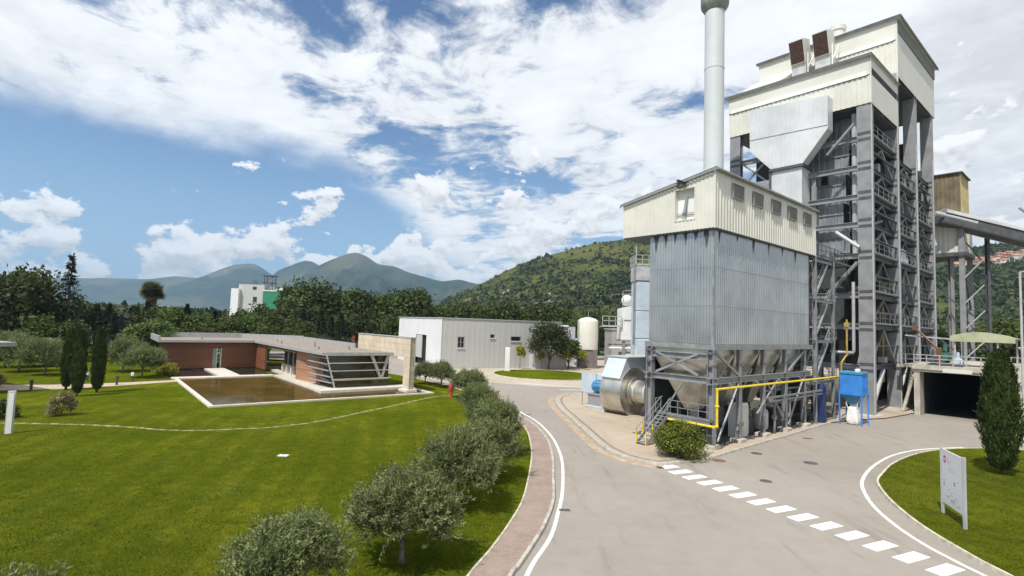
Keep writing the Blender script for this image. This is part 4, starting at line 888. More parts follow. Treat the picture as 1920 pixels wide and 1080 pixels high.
# canopy on the deck
CN = thing('deck_canopy', 'greenish cream shallow arched canopy above the deck machinery', 'canopy', (40, -8.5, 5.2), 'P')
b = MB(); vs = []; n = 14
for i in range(n+1):
    y = -5.9-5.0*i/n; z = 8.05+.75*math.sin(math.pi*(.12+.80*i/n))
    vs += [(38.8, y, z), (43.5, y, z), (38.8, y, z-.10), (43.5, y, z-.10)]
fs = []
for i in range(n): k = 4*i; fs += [(k, k+1, k+5, k+4), (k+2, k+6, k+7, k+3), (k, k+4, k+6, k+2), (k+1, k+3, k+7, k+5)]
b.add(vs, fs); b.build('roof_sheet', 'canopy_sheet', CN, smooth=True)
b = MB(); arc = [(38.7, -5.85-5.1*i/14, 8.10+.75*math.sin(math.pi*(.12+.80*i/14))) for i in range(15)]
b.prism(arc+[(38.7, -10.95, 7.80), (38.7, -5.85, 7.80)], (.08, 0, 0)); b.build('fascia', 'canopy_sheet', CN)
b = MB(); b.bar((38.74, -1.9, 8.3), (38.74, -6, 8.02), .09, .14); b.build('gutter_arm', 'steel_pale', CN)
for x, y in ((39.0, -6.2), (39.0, -9.6), (43.2, -6.2), (43.2, -10.6)): b = MB(); b.bar((x, y, 5.15), (x, y, 8.2), .14); b.build('post', 'steel_pale', CN)
# machines on the deck
def pump(x, y, z, lab, mt, s=1.0):
    t = thing('deck_pump', lab, 'pump', (x, y, z), 'P')
    b = MB(); b.bbox(x-.7*s, y-.4*s, z, x+.7*s, y+.4*s, z+.18*s, .03); b.build('base', 'steel_dark', t)
    b = MB(); b.tube([(x-.65*s, y, z+.55*s), (x+.1*s, y, z+.55*s)], .3*s, 14); b.build('motor', mt, t, smooth=True)
    b = MB(); b.tube([(x+.12*s, y, z+.55*s), (x+.5*s, y, z+.55*s)], .42*s, 14); b.tube([(x+.3*s, y, z+.6*s), (x+.3*s, y, z+1.5*s)], .14*s, 10); b.build('volute', mt, t, smooth=True)
pump(37.6, -6.6, 5.17, 'pale pump standing nearest the railing under the canopy', 'pale_blue')
pump(39.4, -5.2, 5.17, 'dark teal pump behind the pale pump on the deck', 'teal_paint', 1.5)
pump(37.2, -4.6, 5.17, 'black pump beside the boiler columns on the deck', 'steel_dark')
SCW = thing('screw_conveyor', 'orange brown inclined screw conveyor standing on the deck', 'conveyor', (38, -4.6, 5.2), 'P')
b = MB(); b.tube([(38.5, -2.9, 9.1), (37.9, -4.9, 7.0)], .11, 10); b.build('trough', 'orange_paint', SCW, smooth=True)
b = MB(); b.bbox(37.7, -5.25, 5.17, 38.2, -4.8, 7.1, .03); b.build('leg_box', 'orange_paint', SCW)
b = MB(); b.bbox(38.3, -3.05, 8.9, 38.8, -2.65, 9.4, .03); b.build('drive_box', 'orange_paint', SCW)
WF = thing('white_hopper', 'white cone shaped hopper on dark legs at the far end of the deck', 'hopper', (46.5, -11.9, 5.3), 'P')
b = MB(); b.lathe([(.2, 6.2), (1.5, 7.2), (1.6, 7.35), (.1, 7.75)], (46.5, -11.9), 20); b.build('cone', 'white_paint', WF, smooth=True)
for sx, sy in ((1, 1), (1, -1), (-1, 1), (-1, -1)): b = MB(); b.bar((46.5+sx*.9, -11.9+sy*.9, 5.3), (46.5+sx*.9, -11.9+sy*.9, 7.1), .1); b.build('leg', 'steel_dark', WF)
b = MB(); b.box(45.9, -12.5, 5.35, 47.1, -11.3, 6.3); b.build('bin', 'steel_dark', WF)

# ---------------------------------------------------------------- fuel bin, conveyor gallery, trestle
FBN = thing('fuel_bin', 'brown and cream sheet metal fuel bin behind the boiler house', 'bin', (62.6, .4, .1), 'P')
Q = lambda name, mb, mat, par=FBN, **k: mb.build(name, mat, par, **k)
a0, a1, b0, b1 = 61.0, 66.6, -3.5, 3.4
b = MB(); b.corr((a0, b1), (a0, b0), 25.8, 31.4, pitch=.5, depth=.05); Q('front_sheet', b, 'rust_and_shade_sheet')  # front coloured dark brown for the tower's shadow on it
b = MB(); b.corr((a0, b0), (a1, b0), 25.8, 31.4, pitch=.5, depth=.05); Q('side_sheet', b, M('tan_sheet', (.42, .34, .17), .7, var=.2, scale=.6, streak=.4, dirt=(.2, .15, .08)))
b = MB(); b.box(a0+.05, b0+.05, 25.85, a1, b1, 31.3); Q('bin_core', b, 'dark_casing')
b = MB(); b.prism([(a0-.3, b0-.3, 31.4), (a1+.3, b0-.3, 31.4), (a1+.3, b1+.3, 31.4), (a0-.3, b1+.3, 31.4)], (0, 0, .16)); Q('roof', b, 'steel_dark')
b = MB(); b.corr((a0+.2, b1), (a0+.2, b0), 20.2, 25.0, pitch=.6, depth=.05); b.corr((a0+.2, b0), (a1, b0), 20.2, 25.0, pitch=.6, depth=.05); Q('lower_sheet', b, 'cream_sheet')
b = MB(); b.box(a0+.3, b0+.1, 20.3, a1, b1, 24.9); Q('lower_core', b, 'concrete_dark')
b = MB(); b.box(a0-.5, b0-.6, 19.6, a1, b1, 20.15); Q('support_floor', b, 'steel_dark')
for x, y in ((a0, b0), (a1, b0), (a0, b1), (a1, b1)): b = MB(); b.hbar((x, y, .1), (x, y, 25.8), .6, .5, .05, (1, 0, 0)); Q('column', b, 'steel_grey')
for z0, z1 in ((5.5, 12), (12.2, 19.5)): b = MB(); b.bar((a0, b0, z0), (a0, b1, z1), .2); b.bar((a0, b0, z1), (a1, b0, z0), .2); Q('brace', b, 'steel_dark')
for z in (8, 12, 15.5, 19): b = MB(); b.bar((a0, b0-.1, z-2.6), (a0-.2, b0-2.3, z), .13); Q('inclined_arm', b, 'steel_pale')
GL = thing('conveyor_gallery', 'long pale tube-topped conveyor gallery sloping down to the right', 'conveyor', (60, -2, 24), 'W')
GL.location = (0, 0, 0); GL.rotation_euler = (0, 0, 0); ORG[GL] = Vector((0, 0, 0))
ga, gb = Vector((60.0, 73.8, 25.0)), Vector((95.0, 66.5, 14.6))
gd = (gb-ga).normalized(); gs = gd.cross(Vector((0, 0, 1))).normalized(); gu = gs.cross(gd)
if gs.y > 0: gs = -gs
b = MB(); n = 12; vs = []
for p in (ga, gb):
    for i in range(n+1):
        t = math.pi*i/n; vs.append(p+gs*(1.5*math.cos(t))+gu*(.85*math.sin(t)+.55))
b.add(vs, [(i, i+1, n+2+i, n+1+i) for i in range(n)]+[tuple(range(n+1)), tuple(range(n+1, 2*n+2))]); b.build('cover', M('alu_cover', (.50, .50, .50), .4, .4, var=.12, scale=.5), GL, smooth=True)
b = MB(); b.tube([ga+gs*1.1+gu*.2-gd*1.2, ga+gs*1.1+gu*.2+gd*4], .32, 12); b.build('return_drum', 'steel_pale', GL, smooth=True)
b = MB(); b.bar(ga-gu*.1, gb-gu*.1, 2.7, 1.3); b.build('belt_deck', 'steel_dark', GL)
for s in (-1, 1):
    for z in (.45, -.75): b = MB(); b.bar(ga+gs*1.15*s+gu*z, gb+gs*1.15*s+gu*z, .14); b.build('chord', 'steel_grey', GL)
    L = (gb-ga).length; k = 18
    for i in range(k):
        p, q = ga+gd*(L*i/k), ga+gd*(L*(i+1)/k); b = MB(); b.bar(p+gs*1.15*s+gu*(-.75 if i % 2 else .45), q+gs*1.15*s+gu*(.45 if i % 2 else -.75), .09); b.build('truss_diagonal', 'steel_grey', GL)
TR = thing('conveyor_trestle', 'slim dark steel trestle leg with cross wires holding up the conveyor gallery', 'trestle', (67.0, 74.2, .1))
b = MB(); b.hbar((67.0, 74.2, .1), (67.0, 74.2, 23.2), .42, .42, .06); b.build('leg', 'steel_dark', TR)
b = MB(); b.hbar((62.6, 75.2, .1), (62.6, 75.2, 24.0), .5, .5, .06); b.build('leg', 'steel_grey', TR, label='pale grey left leg of the trestle')
for z0, z1 in ((23, 18.3), (18.3, 12), (12, 6.5)):
    b = MB(); b.bar((63.6, 74.9, z0), (67.0, 74.2, z1), .12); b.build('tie', 'steel_dark', TR)
    b = MB(); b.bar((63.6, 74.9, z1+.2), (67.0, 74.2, z1+.2), .10); b.build('tie', 'steel_dark', TR)
CR = thing('davit_crane', 'small grey davit crane arm on top of the conveyor gallery', 'crane', (71.5, 72, 22.8))
b = MB(); b.bbox(71.2, 71.0, 22.3, 71.9, 71.8, 24.6, .05); b.build('base', 'steel_grey', CR)
b = MB(); b.bar((71.6, 71.4, 24.5), (69.2, 71.6, 26.3), .2, .24); b.build('arm', 'steel_grey', CR)
LP = thing('lamp_post', 'pale straight lamp post at the right edge of the picture', 'lamp post', (43.75, 45.4, 0))
b = MB(); b.lathe([(.16, .0), (.16, .5), (.11, .55), (.08, 14.0)], (43.75, 45.4), 14); b.build('mast', 'steel_pale', LP, smooth=True)
b = MB(); b.bar((43.75, 45.4, 14.0), (45.2, 45.2, 14.3), .07); b.build('bracket', 'steel_pale', LP)
b = MB(); b.bbox(45.0, 45.0, 14.2, 45.7, 45.4, 14.38, .03); b.build('lamp_head', 'steel_grey', LP)

# ---------------------------------------------------------------- equipment behind the filter house
AB = thing('absorber_tower', 'tall pale blue panelled absorber tower behind the left edge of the filter house', 'tower', (16.6, 66, .1))
for z0, z1 in ((.1, 6.8), (6.85, 10.2), (10.25, 13.9)):
    b = MB(); b.bbox(15.35, 65.2, z0, 18.2, 68.0, z1, .12); b.build('panel_section', 'pale_blue', AB)
b = MB(); b.bbox(15.25, 65.1, 13.95, 18.3, 68.1, 15.9, .05); b.build('head', 'steel_pale', AB)
b = MB(); b.rail([(15.2, 65.0, 15.9), (18.4, 65.0, 15.9)], 1.2, .03, .8); b.rail([(15.2, 65, 15.9), (15.2, 68, 15.9)], 1.2, .03, .8); b.bar((15.2, 65, 15.9), (15.2, 65, 18.2), .1); b.build('railing', 'steel_pale', AB)
b = MB(); b.bar((15.15, 65.1, 6), (15.15, 65.1, 16.8), .10); b.bar((15.15, 65.6, 6), (15.15, 65.6, 16.8), .10); b.build('ladder', 'steel_zinc', AB)
WB = thing('white_bin_house', 'white sheet metal bin house on legs left of the absorber tower', 'bin', (15.6, 70, .1))
b = MB(); b.prism([(14.5, 69.6, 6.5), (17, 69.6, 6.5), (17, 69.6, 11.2), (16.4, 69.6, 11.1), (14.5, 69.6, 10.6)], (0, 2.8, 0)); b.build('housing', 'white_paint', WB)
b = MB(); b.box(14.8, 69.54, 9.0, 17, 69.6, 9.12); b.box(14.4, 69.5, 6.3, 17.1, 72.5, 6.5); b.build('joint_strip', 'steel_grey', WB)
for x in (14.9, 16.9): b = MB(); b.bar((x, 69.8, .1), (x, 69.8, 6.4), .35); b.build('leg', 'steel_grey', WB)
b = MB(); b.box(15.2, 69.7, 1.6, 16.8, 72, 4.6); b.build('lower_box', 'white_paint', WB)
b = MB(); b.rail([(12.0, 69.4, 8.2), (14.5, 69.4, 8.2)], 1.3, .04, .8); b.box(11.8, 69.3, 8.1, 14.5, 70.6, 8.2); b.build('gangway', 'steel_pale', WB)
WT = thing('white_drum', 'small white round drum sitting on the white bin house', 'drum', (15.4, 70.6, 11.0))
b = MB(); b.lathe([(.1, 11.0), (.5, 11.1), (.72, 11.4), (.75, 11.8), (.6, 12.2), (.3, 12.4), (.05, 12.45)], (15.4, 70.6), 18); b.build('shell', 'white_paint', WT, smooth=True)
b = MB(); b.rail([(14.7, 69.9, 10.9), (16.1, 69.9, 11.1)], 2.0, .03, 1.4, (.0,), False); b.build('guard', 'steel_pale', WT)
SI = thing('storage_silo', 'cream domed storage silo on a grey block plinth', 'silo', (15.3, 105, .1))
b = MB(); b.lathe([(2.0, 3.6), (2.0, 9.0), (1.9, 9.3), (1.4, 9.65), (.6, 9.85), (.05, 9.9)], (15.3, 105), 28); b.build('shell', M('silo_cream', (.70, .68, .60), .5, var=.05, scale=.4, streak=.2, dirt=(.5, .45, .36)), SI, smooth=True)
b = MB(); b.bbox(13.4, 103.2, .0, 17.0, 106.9, 3.58, .05); b.build('plinth', M('grey_block', (.17, .155, .145), .9, var=.15), SI)
b = MB(); b.bar((13.25, 104, 3.6), (13.25, 104, 9.3), .14); b.bar((13.25, 104.6, 3.6), (13.25, 104.6, 9.3), .14); b.build('ladder', 'steel_pale', SI)
b = MB(); b.bar((15.3, 105, 9.9), (15.3, 105, 11.2), .1); b.build('vent_pin', 'steel_grey', SI)
PB = thing('pipe_bridge', 'low steel pipe bridge with railings between silo and bin house', 'pipe bridge', (18, 95, .1))
b = MB(); b.box(17.4, 93.5, 5.0, 24.5, 95.0, 5.15); b.build('deck', 'steel_dark', PB); b = MB(); b.rail([(17.4, 93.5, 5.15), (24.5, 93.5, 5.15)], 1.1, .04, 1.2); b.build('railing', 'steel_grey', PB)
b = MB(); b.tube([(17.4, 93.4, 4.5), (24.5, 93.4, 4.5)], .18, 8); b.build('header_pipe', 'white_paint', PB)
for x in (17.6, 20.5, 23.6): b = MB(); b.bar((x, 94, .1), (x, 94, 5), .25); b.build('leg', 'steel_grey', PB)
for k, (x, y, s) in enumerate(((17.9, 92.5, 1.0), (19.6, 91.8, 1.3), (21.1, 92.6, 1.1), (22.3, 91.5, .9))):
    t = thing('valve_station', ('squat', 'tall', 'slender', 'short')[k]+' white pipe and valve station in the yard, '+('nearest the silo', 'second from the silo', 'third from the silo', 'nearest the bin house')[k], 'valve station', (x, y, .1), group='white valve stations in the yard')
    b = MB(); b.tube([(x-.5, y, .1), (x-.5, y, 1.6*s), (x-.3, y, 1.9*s), (x+.4, y, 1.9*s), (x+.6, y, 1.6*s), (x+.6, y, .1)], .16, 8); b.build('pipe_loop', 'white_paint', t, smooth=True)
    b = MB(); b.lathe([(.1, .9*s), (.42, .95*s), (.45, 1.4*s), (.1, 1.5*s)], (x+.05, y), 14); b.bar((x+.05, y, 0.1), (x+.05, y, .95*s), .2); b.build('valve_body', 'cream_plain', t, smooth=True)
    b = MB(); b.tube([(x+.05, y, 1.5*s), (x+.05, y, 2.6*s)], .07, 6); b.lathe([(.05, 2.6*s), (.3, 2.62*s), (.3, 2.7*s), (.05, 2.72*s)], (x+.05, y), 12); b.build('hand_wheel', 'white_paint', t)
GB = thing('grey_shed', 'flat roofed grey shed behind the pipe bridge', 'shed', (20, 112, .1))
b = MB(); b.box(20.6, 108, 0, 29, 116, 7.6); b.build('wall', M('shed_grey', (.36, .35, .33), .8, var=.1), GB); b = MB(); b.box(20.4, 107.8, 7.6, 29.2, 116.2, 7.85); b.build('roof', 'steel_pale', GB)
b = MB(); b.box(22, 107.9, .1, 25, 107.98, 3.2); b.build('door', 'steel_dark', GB)
AX = thing('pale_annex', 'small pale annex with white roof edge beyond the round tree', 'annex', (11, 112, 0))
b = MB(); b.box(8.8, 110, 0, 13.4, 117, 7.9); b.build('wall', M('annex_grey', (.42, .42, .44), .8, var=.08), AX); b = MB(); b.box(8.6, 109.8, 7.9, 12, 117.2, 8.2); b.build('roof_edge', 'white_paint', AX)
b = MB(); b.box(12.0, 108.6, 4.2, 14.6, 109.6, 5.6); b.build('glazed_lobby', M('pale_glass', (.45, .55, .56), .2, var=.1), AX)

# ---------------------------------------------------------------- white warehouse
FR['H'] = ((-11.8, 91.1), math.atan2(4.2, 7.7))
WH = thing('warehouse', 'long white windowed warehouse with flat roof across the road', 'warehouse', (0, 0, 0), 'H')
M('wall_white', (.74, .745, .75), .6, var=.04, scale=.3, streak=.10, dirt=(.55, .55, .55)); M('wall_grey_and_shade', (.50, .50, .49), .6, var=.04, scale=.3, streak=.12, dirt=(.42, .42, .41))
H = lambda name, mb, mat, par=WH, **k: mb.build(name, mat, par, **k)
WN = [(3.0, 4.3, 3.6, 5.55, 'tall'), (9.3, 10.2, 5.4, 6.1, 'small'), (13.55, 15.65, 4.9, 5.8, 'wide')]
b = MB()
xs = [0, 3.0, 4.3, 9.3, 10.2, 13.55, 15.65, 24.5]
for i in range(7):
    w = [q for q in WN if abs(q[0]-xs[i]) < .01]
    if w: b.corr((xs[i], 0), (xs[i+1], 0), 0, w[0][2], pitch=1.0, depth=.012); b.corr((xs[i], 0), (xs[i+1], 0), w[0][3], 8.6, pitch=1.0, depth=.012)
    else: b.corr((xs[i], 0), (xs[i+1], 0), 0, 8.6, pitch=1.0, depth=.012)
H('wall', b, 'wall_grey_and_shade')  # same white wall, coloured grey for its shaded side
DOOR = (7.5, 13.4, 0, 5.5)
b = MB()
b.corr((0, 24.8), (0, DOOR[1]), 0, 8.65, pitch=1.0, depth=.012); b.corr((0, DOOR[0]), (0, 0), 0, 8.65, pitch=1.0, depth=.012); b.corr((0, DOOR[1]), (0, DOOR[0]), DOOR[3], 8.65, pitch=1.0, depth=.012); H('wall', b, 'wall_white')
b = MB(); b.box(24.5, 0, 0, 24.6, 24.8, 8.6); b.box(0, 24.8, 0, 24.5, 24.9, 8.6); H('wall', b, 'wall_grey_and_shade')
b = MB(); b.box(-.12, -.12, 8.62, 24.7, 25, 8.78); H('roof', b, 'steel_pale')
b = MB(); b.box(-.07, -.07, 0, .03, .03, 8.6); H('corner_trim', b, 'wall_white')
for (x0, x1, z0, z1, nm) in WN:
    b = MB(); b.box(x0, .18, z0, x1, .22, z1); w = H('window', b, M('dark_glass', (.03, .035, .04), .12, var=.1))
    b = MB()
    for q in ((x0, -.02, z0, x0+.1, .18, z1), (x1-.1, -.02, z0, x1, .18, z1), (x0+.1, -.02, z0, x1-.1, .18, z0+.1), (x0+.1, -.02, z1-.1, x1-.1, .18, z1)): b.box(*q)
    if x1-x0 > 1.1 and z1-z0 > 1: b.box((x0+x1)/2-.05, .0, z0+.1, (x0+x1)/2+.05, .17, z1-.1); b.box(x0+.1, .02, (z0+z1)/2-.04, x1-.1, .16, (z0+z1)/2+.04)
    H('frame', b, 'steel_grey', w)
    b = MB(); b.box(x0-.1, -.16, z0-.12, x1+.1, -.04, z0-.02); H('sill', b, 'wall_white', w)
b = MB(); b.box(.35, DOOR[0], 0, .42, DOOR[1], DOOR[3]); d_ = H('loading_door', b, 'black_void')
b = MB(); b.box(.05, DOOR[0]+2.6, 1.2, .2, DOOR[1]-.05, 5.45); H('door_leaf', b, 'wall_grey_and_shade', d_)
b = MB(); b.box(17.5, -2.2, 0, 24.5, -2.0, 2.6); b.box(17.5, -2.0, 0, 17.7, -.06, 2.6); H('low_screen', b, 'wall_grey_and_shade')

# ---------------------------------------------------------------- pavilion and pool (frame V: x along the front, y away)
M('red_wood', (.20, .075, .033), .55, var=.25, scale=1.2, vs=(.15, .15, 6)); M('warm_wood', (.36, .19, .11), .6, var=.2, scale=1.2, vs=(.15, .15, 6))
M('travertine', (.58, .50, .38), .8, var=.14, scale=.9, bump=.15, bscale=8); M('roof_gravel', (.27, .225, .19), .95, var=.25, scale=2.5, bump=.5, bscale=14)
M('pale_slab', (.58, .54, .47), .75, var=.12, scale=1.5); M('zinc_edge', (.36, .365, .36), .55, .1, var=.1)
def water_mat():
    m = bpy.data.materials.new('pond_water'); m.use_nodes = True; T = NT(m.node_tree); b = T.n['Principled BSDF']
    tc = T.new('ShaderNodeTexCoord').outputs['Object']
    col = T.mix(T.mr(T.noise(tc, .35, 5, .6), .35, .7), (.060, .042, .010), (.105, .068, .018)); T.l.new(col, b.inputs['Base Color'])
    b.inputs['Roughness'].default_value = .9; b.inputs['Specular IOR Level'].default_value = 0.0
    gl = T.new('ShaderNodeBsdfGlossy'); gl.inputs['Roughness'].default_value = .06; mx = T.new('ShaderNodeMixShader'); mx.inputs[0].default_value = .20
    T.l.new(b.outputs[0], mx.inputs[1]); T.l.new(gl.outputs[0], mx.inputs[2]); T.l.new(mx.outputs[0], T.n['Material Output'].inputs[0])
    bp = T.new('ShaderNodeBump'); bp.inputs['Strength'].default_value = .10; bp.inputs['Distance'].default_value = .02; T.l.new(T.noise(tc, 3, 4, .6), bp.inputs['Height']); T.l.new(bp.outputs[0], gl.inputs['Normal']); MATS['pond_water'] = m
water_mat()
mb = MB(); fan_poly(mb, [(.4, .9), (21.4, .9), (21.4, 6.0), (11.1, 6.0), (11.1, 22.8), (.4, 23.6)], .135); pond = mb.build('pond', 'pond_water', None, 'V', (0, 0, 0), kind='structure')
mb = MB()
for q in ((.0, .5, .0, .4, 24.0, .24), (.4, .5, .0, 21.8, .9, .24), (21.4, .9, .0, 21.8, 6.0, .24)): mb.box(*q)
mb.build('rim', 'pale_slab', pond)
mb = MB(); mb.box(-.2, 23.6, .02, 11.2, 25.2, .26); mb.box(11.1, 6.0, .02, 12.6, 23.6, .34); mb.box(11.0, 5.2, .02, 21.4, 7.4, .40); mb.box(12.6, 7.4, .02, 19.5, 36, .36); mb.box(4.9, 25.2, .02, 7.4, 36, .27)
TER = mb.build('terrace', 'pale_slab', None, 'V', kind='structure')
for k in range(9): mb = MB(); mb.box(11.25, 8.0+k*1.7, .345, 12.45, 9.55+k*1.7, .37); mb.build('slab', 'pale_slab', TER)
for k, (x0, x1) in enumerate(((-.2, 4.88), (7.42, 11.4))):
    mb = MB(); fan_poly(mb, [(x0, 25.2), (x1, 25.2), (x1, 35.8), (x0, 35.8)], .13); mb.build('reflecting_pool', M('dark_water', (.02, .02, .018), .04, var=.2), None, 'V', kind='structure')
PV = thing('pavilion', 'low modern pavilion with red timber wall, gravel roof and stone portal', 'pavilion', (0, 0, 0), 'V')
V = lambda name, mb, mat, par=PV, **k: mb.build(name, mat, par, **k)
# red plank wall at y=36: separate planks around the door opening
zs = [.3+.36*i for i in range(12)]
for i, z in enumerate(zs[:-1]):
    lean = lambda q: -1.0-(q-.3)*.28+1.3      # the left end leans outward
    for x0, x1, z1 in ((lean(z), 5.9, zs[i+1]), (7.0, 11.55, zs[i+1])) if z < 2.9 else ((lean(z), 11.55, zs[i+1]),):
        b = MB(); b.prism([(x0, 36, z+.012), (x1, 36, z+.012), (x1, 36, z1-.012), (x0-.1 if x0 < 4 else x0, 36, z1-.012)], (0, .16, 0)); V('plank', b, 'red_wood')
b = MB(); b.box(0, 36.17, .2, 5.9, 36.4, 4.25); b.box(7.0, 36.17, .2, 11.6, 36.4, 4.25); b.box(5.9, 36.17, 3.2, 7.0, 36.4, 4.25); V('backing_wall', b, 'concrete_dark')
b = MB(); b.box(5.9, 36.3, .27, 6.3, 36.34, 3.1); dv = V('glass_door', b, M('door_glass', (.35, .40, .42), .1, var=.1)); b = MB(); b.box(6.3, 35.9, .27, 6.45, 36.3, 3.15); b.box(6.85, 35.9, .27, 7.0, 36.3, 3.15); V('door_frame', b, 'steel_pale', dv)
# side wall (x=11.6) running to the front with a rounded timber end
for i, z in enumerate(zs[:-2]):
    z1 = zs[i+1]; pts = [(11.56, 36.0), (11.58, 30.4)]
    b = MB(); b.prism([(11.58, 36, z+.012), (11.58, 30.4, z+.012), (11.58, 30.4, z1-.012), (11.58, 36, z1-.012)], (.16, 0, 0)); V('plank', b, 'red_wood')
    b = MB()
    for j in range(6):
        t0, t1 = j/6, (j+1)/6; f = lambda t: (12.0+1.15*t**2.2, 17.4-5.6*t)
        (xa, ya_), (xb, yb_) = f(t0), f(t1); b.prism([(xa, ya_, z+.012), (xb, yb_, z+.012), (xb, yb_, z1-.012), (xa, ya_, z1-.012)], (.14, .05, 0))
    V('curved_plank', b, 'warm_wood')
b = MB(); b.box(11.75, 30.4, .36, 11.8, 36, 4.2); b.box(15.6, 17, .36, 15.7, 30, 4.1); V('porch_wall', b, 'concrete_dark')
for k in range(5):
    y = 18.2+k*2.3; b = MB(); b.box(13.9, y, .36, 13.94, y+2.0, 3.5); g_ = V('glazing', b, 'dark_glass'); b = MB(); b.box(13.8, y-.1, .36, 13.99, y, 3.6); b.box(13.8, y, 3.45, 13.99, y+2.2, 3.6); V('glazing_bar', b, 'steel_pale', g_)
for k in range(3): b = MB(); b.bbox(12.9, 22.5+k*2.0, .36, 13.4, 22.9+k*2.0, 1.5, .03); V('porch_seat', b, 'pale_slab')
b = MB(); b.box(11.75, 17.2, 3.55, 13.9, 30.4, 3.7); V('porch_soffit', b, 'warm_wood')
# roof
RP = [(-.7, 35.0), (11.3, 35.2), (11.35, 17.0), (11.7, 7.2), (19.6, 6.6), (19.6, 40), (12, 47.5), (-.7, 47.5)]
b = MB(); b.prism([(x, y, 3.98) for x, y in RP], (0, 0, .22)); V('roof', b, 'roof_gravel')
b = MB()
for (p, q, w, z0, z1) in (((-.75, 34.95), (11.25, 35.15), .10, 3.98, 4.30), ((11.22, 35.2), (11.28, 17.0), .10, 3.96, 4.28), ((11.28, 17), (11.62, 7.1), .10, 3.96, 4.26), ((11.6, 7.1), (19.6, 6.5), .12, 3.9, 4.26), ((-.7, 47.6), (12, 47.6), .2, 3.96, 4.95), ((12, 47.6), (19.7, 40), .2, 3.96, 4.9), ((19.7, 40), (19.7, 18), .2, 3.96, 4.75), ((-.75, 35), (-.75, 47.6), .2, 3.96, 4.8)):
    b.bar((*p, (z0+z1)/2), (*q, (z0+z1)/2), w, z1-z0)
V('roof_edge', b, 'zinc_edge')
for x, y in ((5, 40), (13, 28), (15, 20), (17, 26), (14, 34), (16.5, 12), (18, 16), (13.5, 14)):
    b = MB(); b.lathe([(.10, 4.2), (.10, 4.5), (.16, 4.52), (.05, 4.6)], (x, y), 8); V('roof_vent', b, 'steel_grey')
# front louvred bay
fa, fb_ = (13.0, 6.95), (19.55, 6.75)
b = MB(); b.prism([(13.05, 7.5, .4), (19.5, 7.3, .4), (19.5, 7.3, 3.95), (12.2, 7.8, 3.95)], (0, .06, 0)); V('bay_glass', b, M('olive_glass', (.055, .05, .016), .12, var=.35, scale=.6))
b = MB(); b.box(13.3, 8.2, .4, 19.4, 8.3, 1.5); V('dark_base', b, 'black_void')
b = MB(); b.bar((13.05, 6.9, .4), (12.0, 6.95, 4.0), .13); V('corner_post', b, 'steel_pale')
for z in (1.35, 2.25, 3.1):
    t = (z-.4)/3.6; b = MB(); b.bar((13.05-1.05*t, 6.85, z), (19.5, 6.7, z), .32, .07); V('louvre', b, 'steel_pale')
b = MB(); b.box(13.0, 7.05, 1.15, 19.4, 7.42, 1.30); V('window_sill', b, 'pale_slab')
for p, q in (((19.2, 6.95, 3.9), (18.5, 7.0, 1.3)), ((17.2, 7.0, 3.9), (18.4, 7.0, 1.3))): b = MB(); b.bar(p, q, .3, .28); V('v_column', b, 'pale_slab')
for k, z in enumerate((.95, 1.6, 2.3, 3.0, 3.65)):
    t = (z-.4)/3.6; b = MB(); b.bar((13.0-1.0*t, 7.0, z), (12.15-.3*t, 12.2, z+.05), .55, .07); V('side_louvre', b, 'zinc_edge')
b = MB(); b.prism([(13.25, 7.4, .4), (13.0, 11.6, .4), (12.8, 11.6, 3.9), (12.3, 7.4, 3.9)], (.06, 0, 0)); V('side_glass', b, 'olive_glass')
# stone portal: courses of blocks
b = MB(); b.box(19.72, 2.6, 3.9, 20.28, 17.0, 6.0); b.box(19.72, 2.6, .1, 20.28, 3.9, 3.9); st = V('stone_portal', b, 'travertine')
for i in range(3):
    for j in range(9):
        y = 2.45+j*1.62; w = 1.60; z = 3.9+i*.72
        b = MB(); b.box(19.66, y+.01, z+.01, 19.715, y+w, z+.71); V('stone_block', b, 'travertine', st)
for i in range(5): b = MB(); b.box(19.66, 2.46, .15+i*.75, 19.715, 3.9, .15+i*.75+.735); V('stone_block', b, 'travertine', st)
for i in range(8): b = MB(); b.box(19.68, 2.50, .15+i*.74, 20.30, 2.595, .15+i*.74+.725); V('end_block', b, M('travertine_shaded', (.42, .37, .30), .85, var=.2, scale=1), st)  # end face coloured darker as the portal's shaded side
b = MB(); b.box(19.6, 2.4, 6.07, 20.36, 17.1, 6.16); V('coping', b, 'zinc_edge', st)
b = MB(); b.bbox(19.3, 2.2, .02, 20.6, 4.2, .42, .03); V('portal_footing', b, 'pale_slab', st)

# ---------------------------------------------------------------- building corner at the left edge
LB = thing('corner_building', 'pale flat roofed building corner jutting in at the left edge', 'building', (-52, 46, 0))
b = MB(); b.prism([(-46.2, 50.0, 4.35), (-60, 56.5, 4.35), (-64, 44, 4.35), (-50.5, 40.5, 4.35)], (0, 0, .38)); b.build('roof', 'zinc_edge', LB)
b = MB(); b.prism([(-47.6, 49.0, .05), (-58.5, 54, .05), (-62, 45, .05), (-51.6, 42.2, .05)], (0, 0, 4.28)); b.build('wall', 'wall_grey_and_shade', LB)
b = MB(); b.prism([(-47.4, 49.5, 4.74), (-59, 55, 4.74), (-62.5, 45, 4.74), (-51.2, 42, 4.74)], (0, 0, .05)); b.build('roof_felt', M('roof_felt', (.10, .10, .10), .9), LB)

